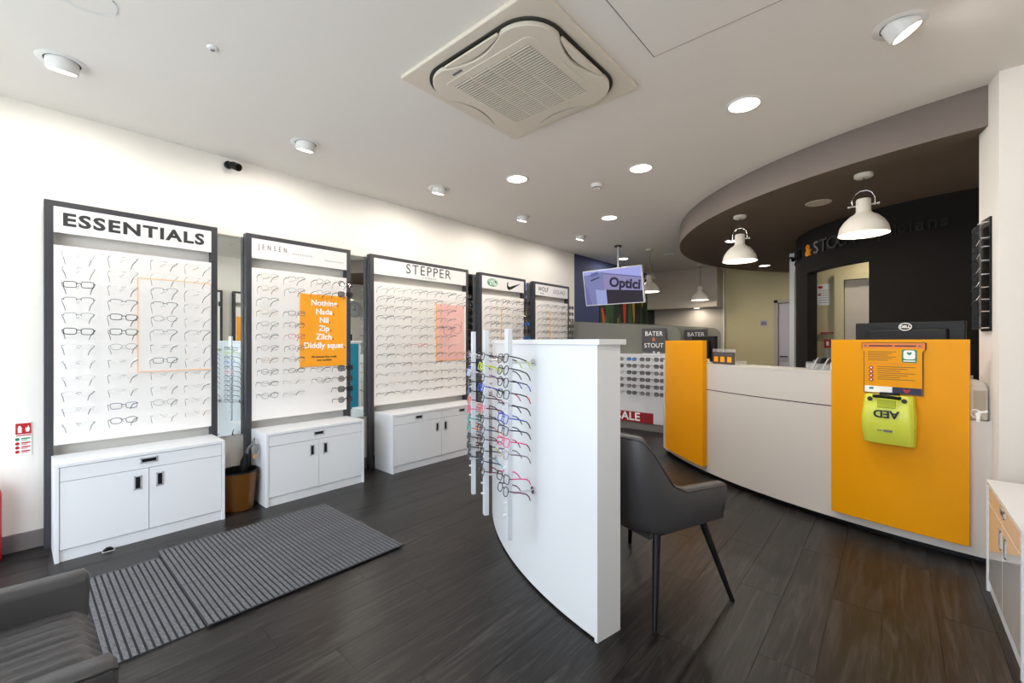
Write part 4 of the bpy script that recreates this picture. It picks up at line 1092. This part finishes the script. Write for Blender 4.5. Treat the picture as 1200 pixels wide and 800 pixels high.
obj('vents', MB().lathe([(.032, -.042), (.04, -.04), (.04, -.03)], 28), M['inkl'], t, smooth=40)
obj('cap', MB().lathe([(.02, -.05), (.036, -.047), (.036, -.042)], 28), M['trim'], t, smooth=40)
t = thing('soffit_speaker', 'flat round plate in the dark soffit between the pendants', 'speaker', (3.582, 4.809, SOFF))
obj('plate', MB().lathe([(0, -.006), (.092, -.006), (.1, 0)], 32), M['taupe'], t)
obj('rim', MB().lathe([(.095, -.008), (.1, -.006), (.101, 0)], 32, cap=False), M['taupe'], t)
t = thing('ceiling_plate', 'flat white ceiling plate beyond the far pendant', 'speaker', (1.19, 7.43, H))
obj('plate', MB().lathe([(0, -.006), (.085, -.006), (.09, 0)], 32), M['trim'], t)
obj('rim', MB().lathe([(.085, -.008), (.09, -.006), (.091, 0)], 32, cap=False), M['trim'], t)

def pendant(x, y, zc, label, rim=2.105, r=.157):
    t = thing('pendant_lamp', label, 'pendant lamp', (x, y, rim), 0, 'cream dome pendant lamps')
    top = zc - rim
    obj('ceiling_rose', MB().lathe([(.05, top - .028), (.058, top - .022), (.058, top)], 24), M['pend'], t, smooth=40)
    obj('cable', MB().tube([(0, 0, top - .025), (.006, .003, top - .08), (.008, 0, .36), (0, 0, .30)], .004, 6), M['cable'], t)
    prof = [(r, 0), (r - .002, .02), (r - .012, .06), (r - .035, .10), (r - .07, .137), (.058, .155), (.05, .165), (.046, .175), (.046, .26), (.04, .268), (.012, .27)]
    obj('shade', MB().lathe(prof, 40, cap=False), M['pend'], t, smooth=50)
    obj('shade_lining', MB().lathe([(r - .002, .001), (r - .005, .02), (r - .015, .058), (r - .038, .097), (r - .072, .133), (.05, .15), (0, .152)], 40, cap=False), M['pendin'], t, smooth=50)
    obj('yoke', MB().tube([(-.066, 0, .215), (-.068, 0, .27), (-.05, 0, .31), (-.02, 0, .33), (.02, 0, .33), (.05, 0, .31), (.068, 0, .27), (.066, 0, .215)], .0045, 8), M['chrome'], t, smooth=60)
    for s_ in (-1, 1): obj('wing_screw', MB().cyl((s_ * .044, 0, .222), (s_ * .085, 0, .222), .007, 10).cyl((s_ * .08, 0, .222), (s_ * .095, 0, .222), .013, 10), M['chrome'], t)
    obj('bulb', MB().lathe([(0, .03), (.028, .038), (.04, .07), (.03, .105), (.016, .14)], 20), M['bulb'], t, smooth=60)
    l = bpy.data.lights.new('pendant_bulb', 'POINT'); l.energy = PENDANT_W; l.shadow_soft_size = .035; l.color = (1, .9, .76)
    o = bpy.data.objects.new('pendant_bulb', l); col.objects.link(o); o.parent = t; o.location = (0, 0, .012)
pendant(3.925, 4.212, SOFF, 'cream dome pendant lamp over the large yellow panel')
pendant(2.935, 4.797, SOFF, 'cream dome pendant lamp over the narrow yellow panel')
pendant(1.11, 6.804, H, 'cream dome pendant lamp beside the television')
pendant(1.26, 8.81, H, 'cream dome pendant lamp before the taupe bulkhead')

# lettering becomes plain mesh
for o in [o for o in sc.objects if o.type == 'FONT']:
    me = bpy.data.meshes.new_from_object(o)
    n = bpy.data.objects.new('lettering_tmp', me); col.objects.link(n)
    n.parent = o.parent; n.location = o.location; n.rotation_euler = o.rotation_euler; n.scale = o.scale
    for k in o.keys():
        if k == 'label': n[k] = o[k]
    nm = o.name; bpy.data.objects.remove(o); n.name = nm
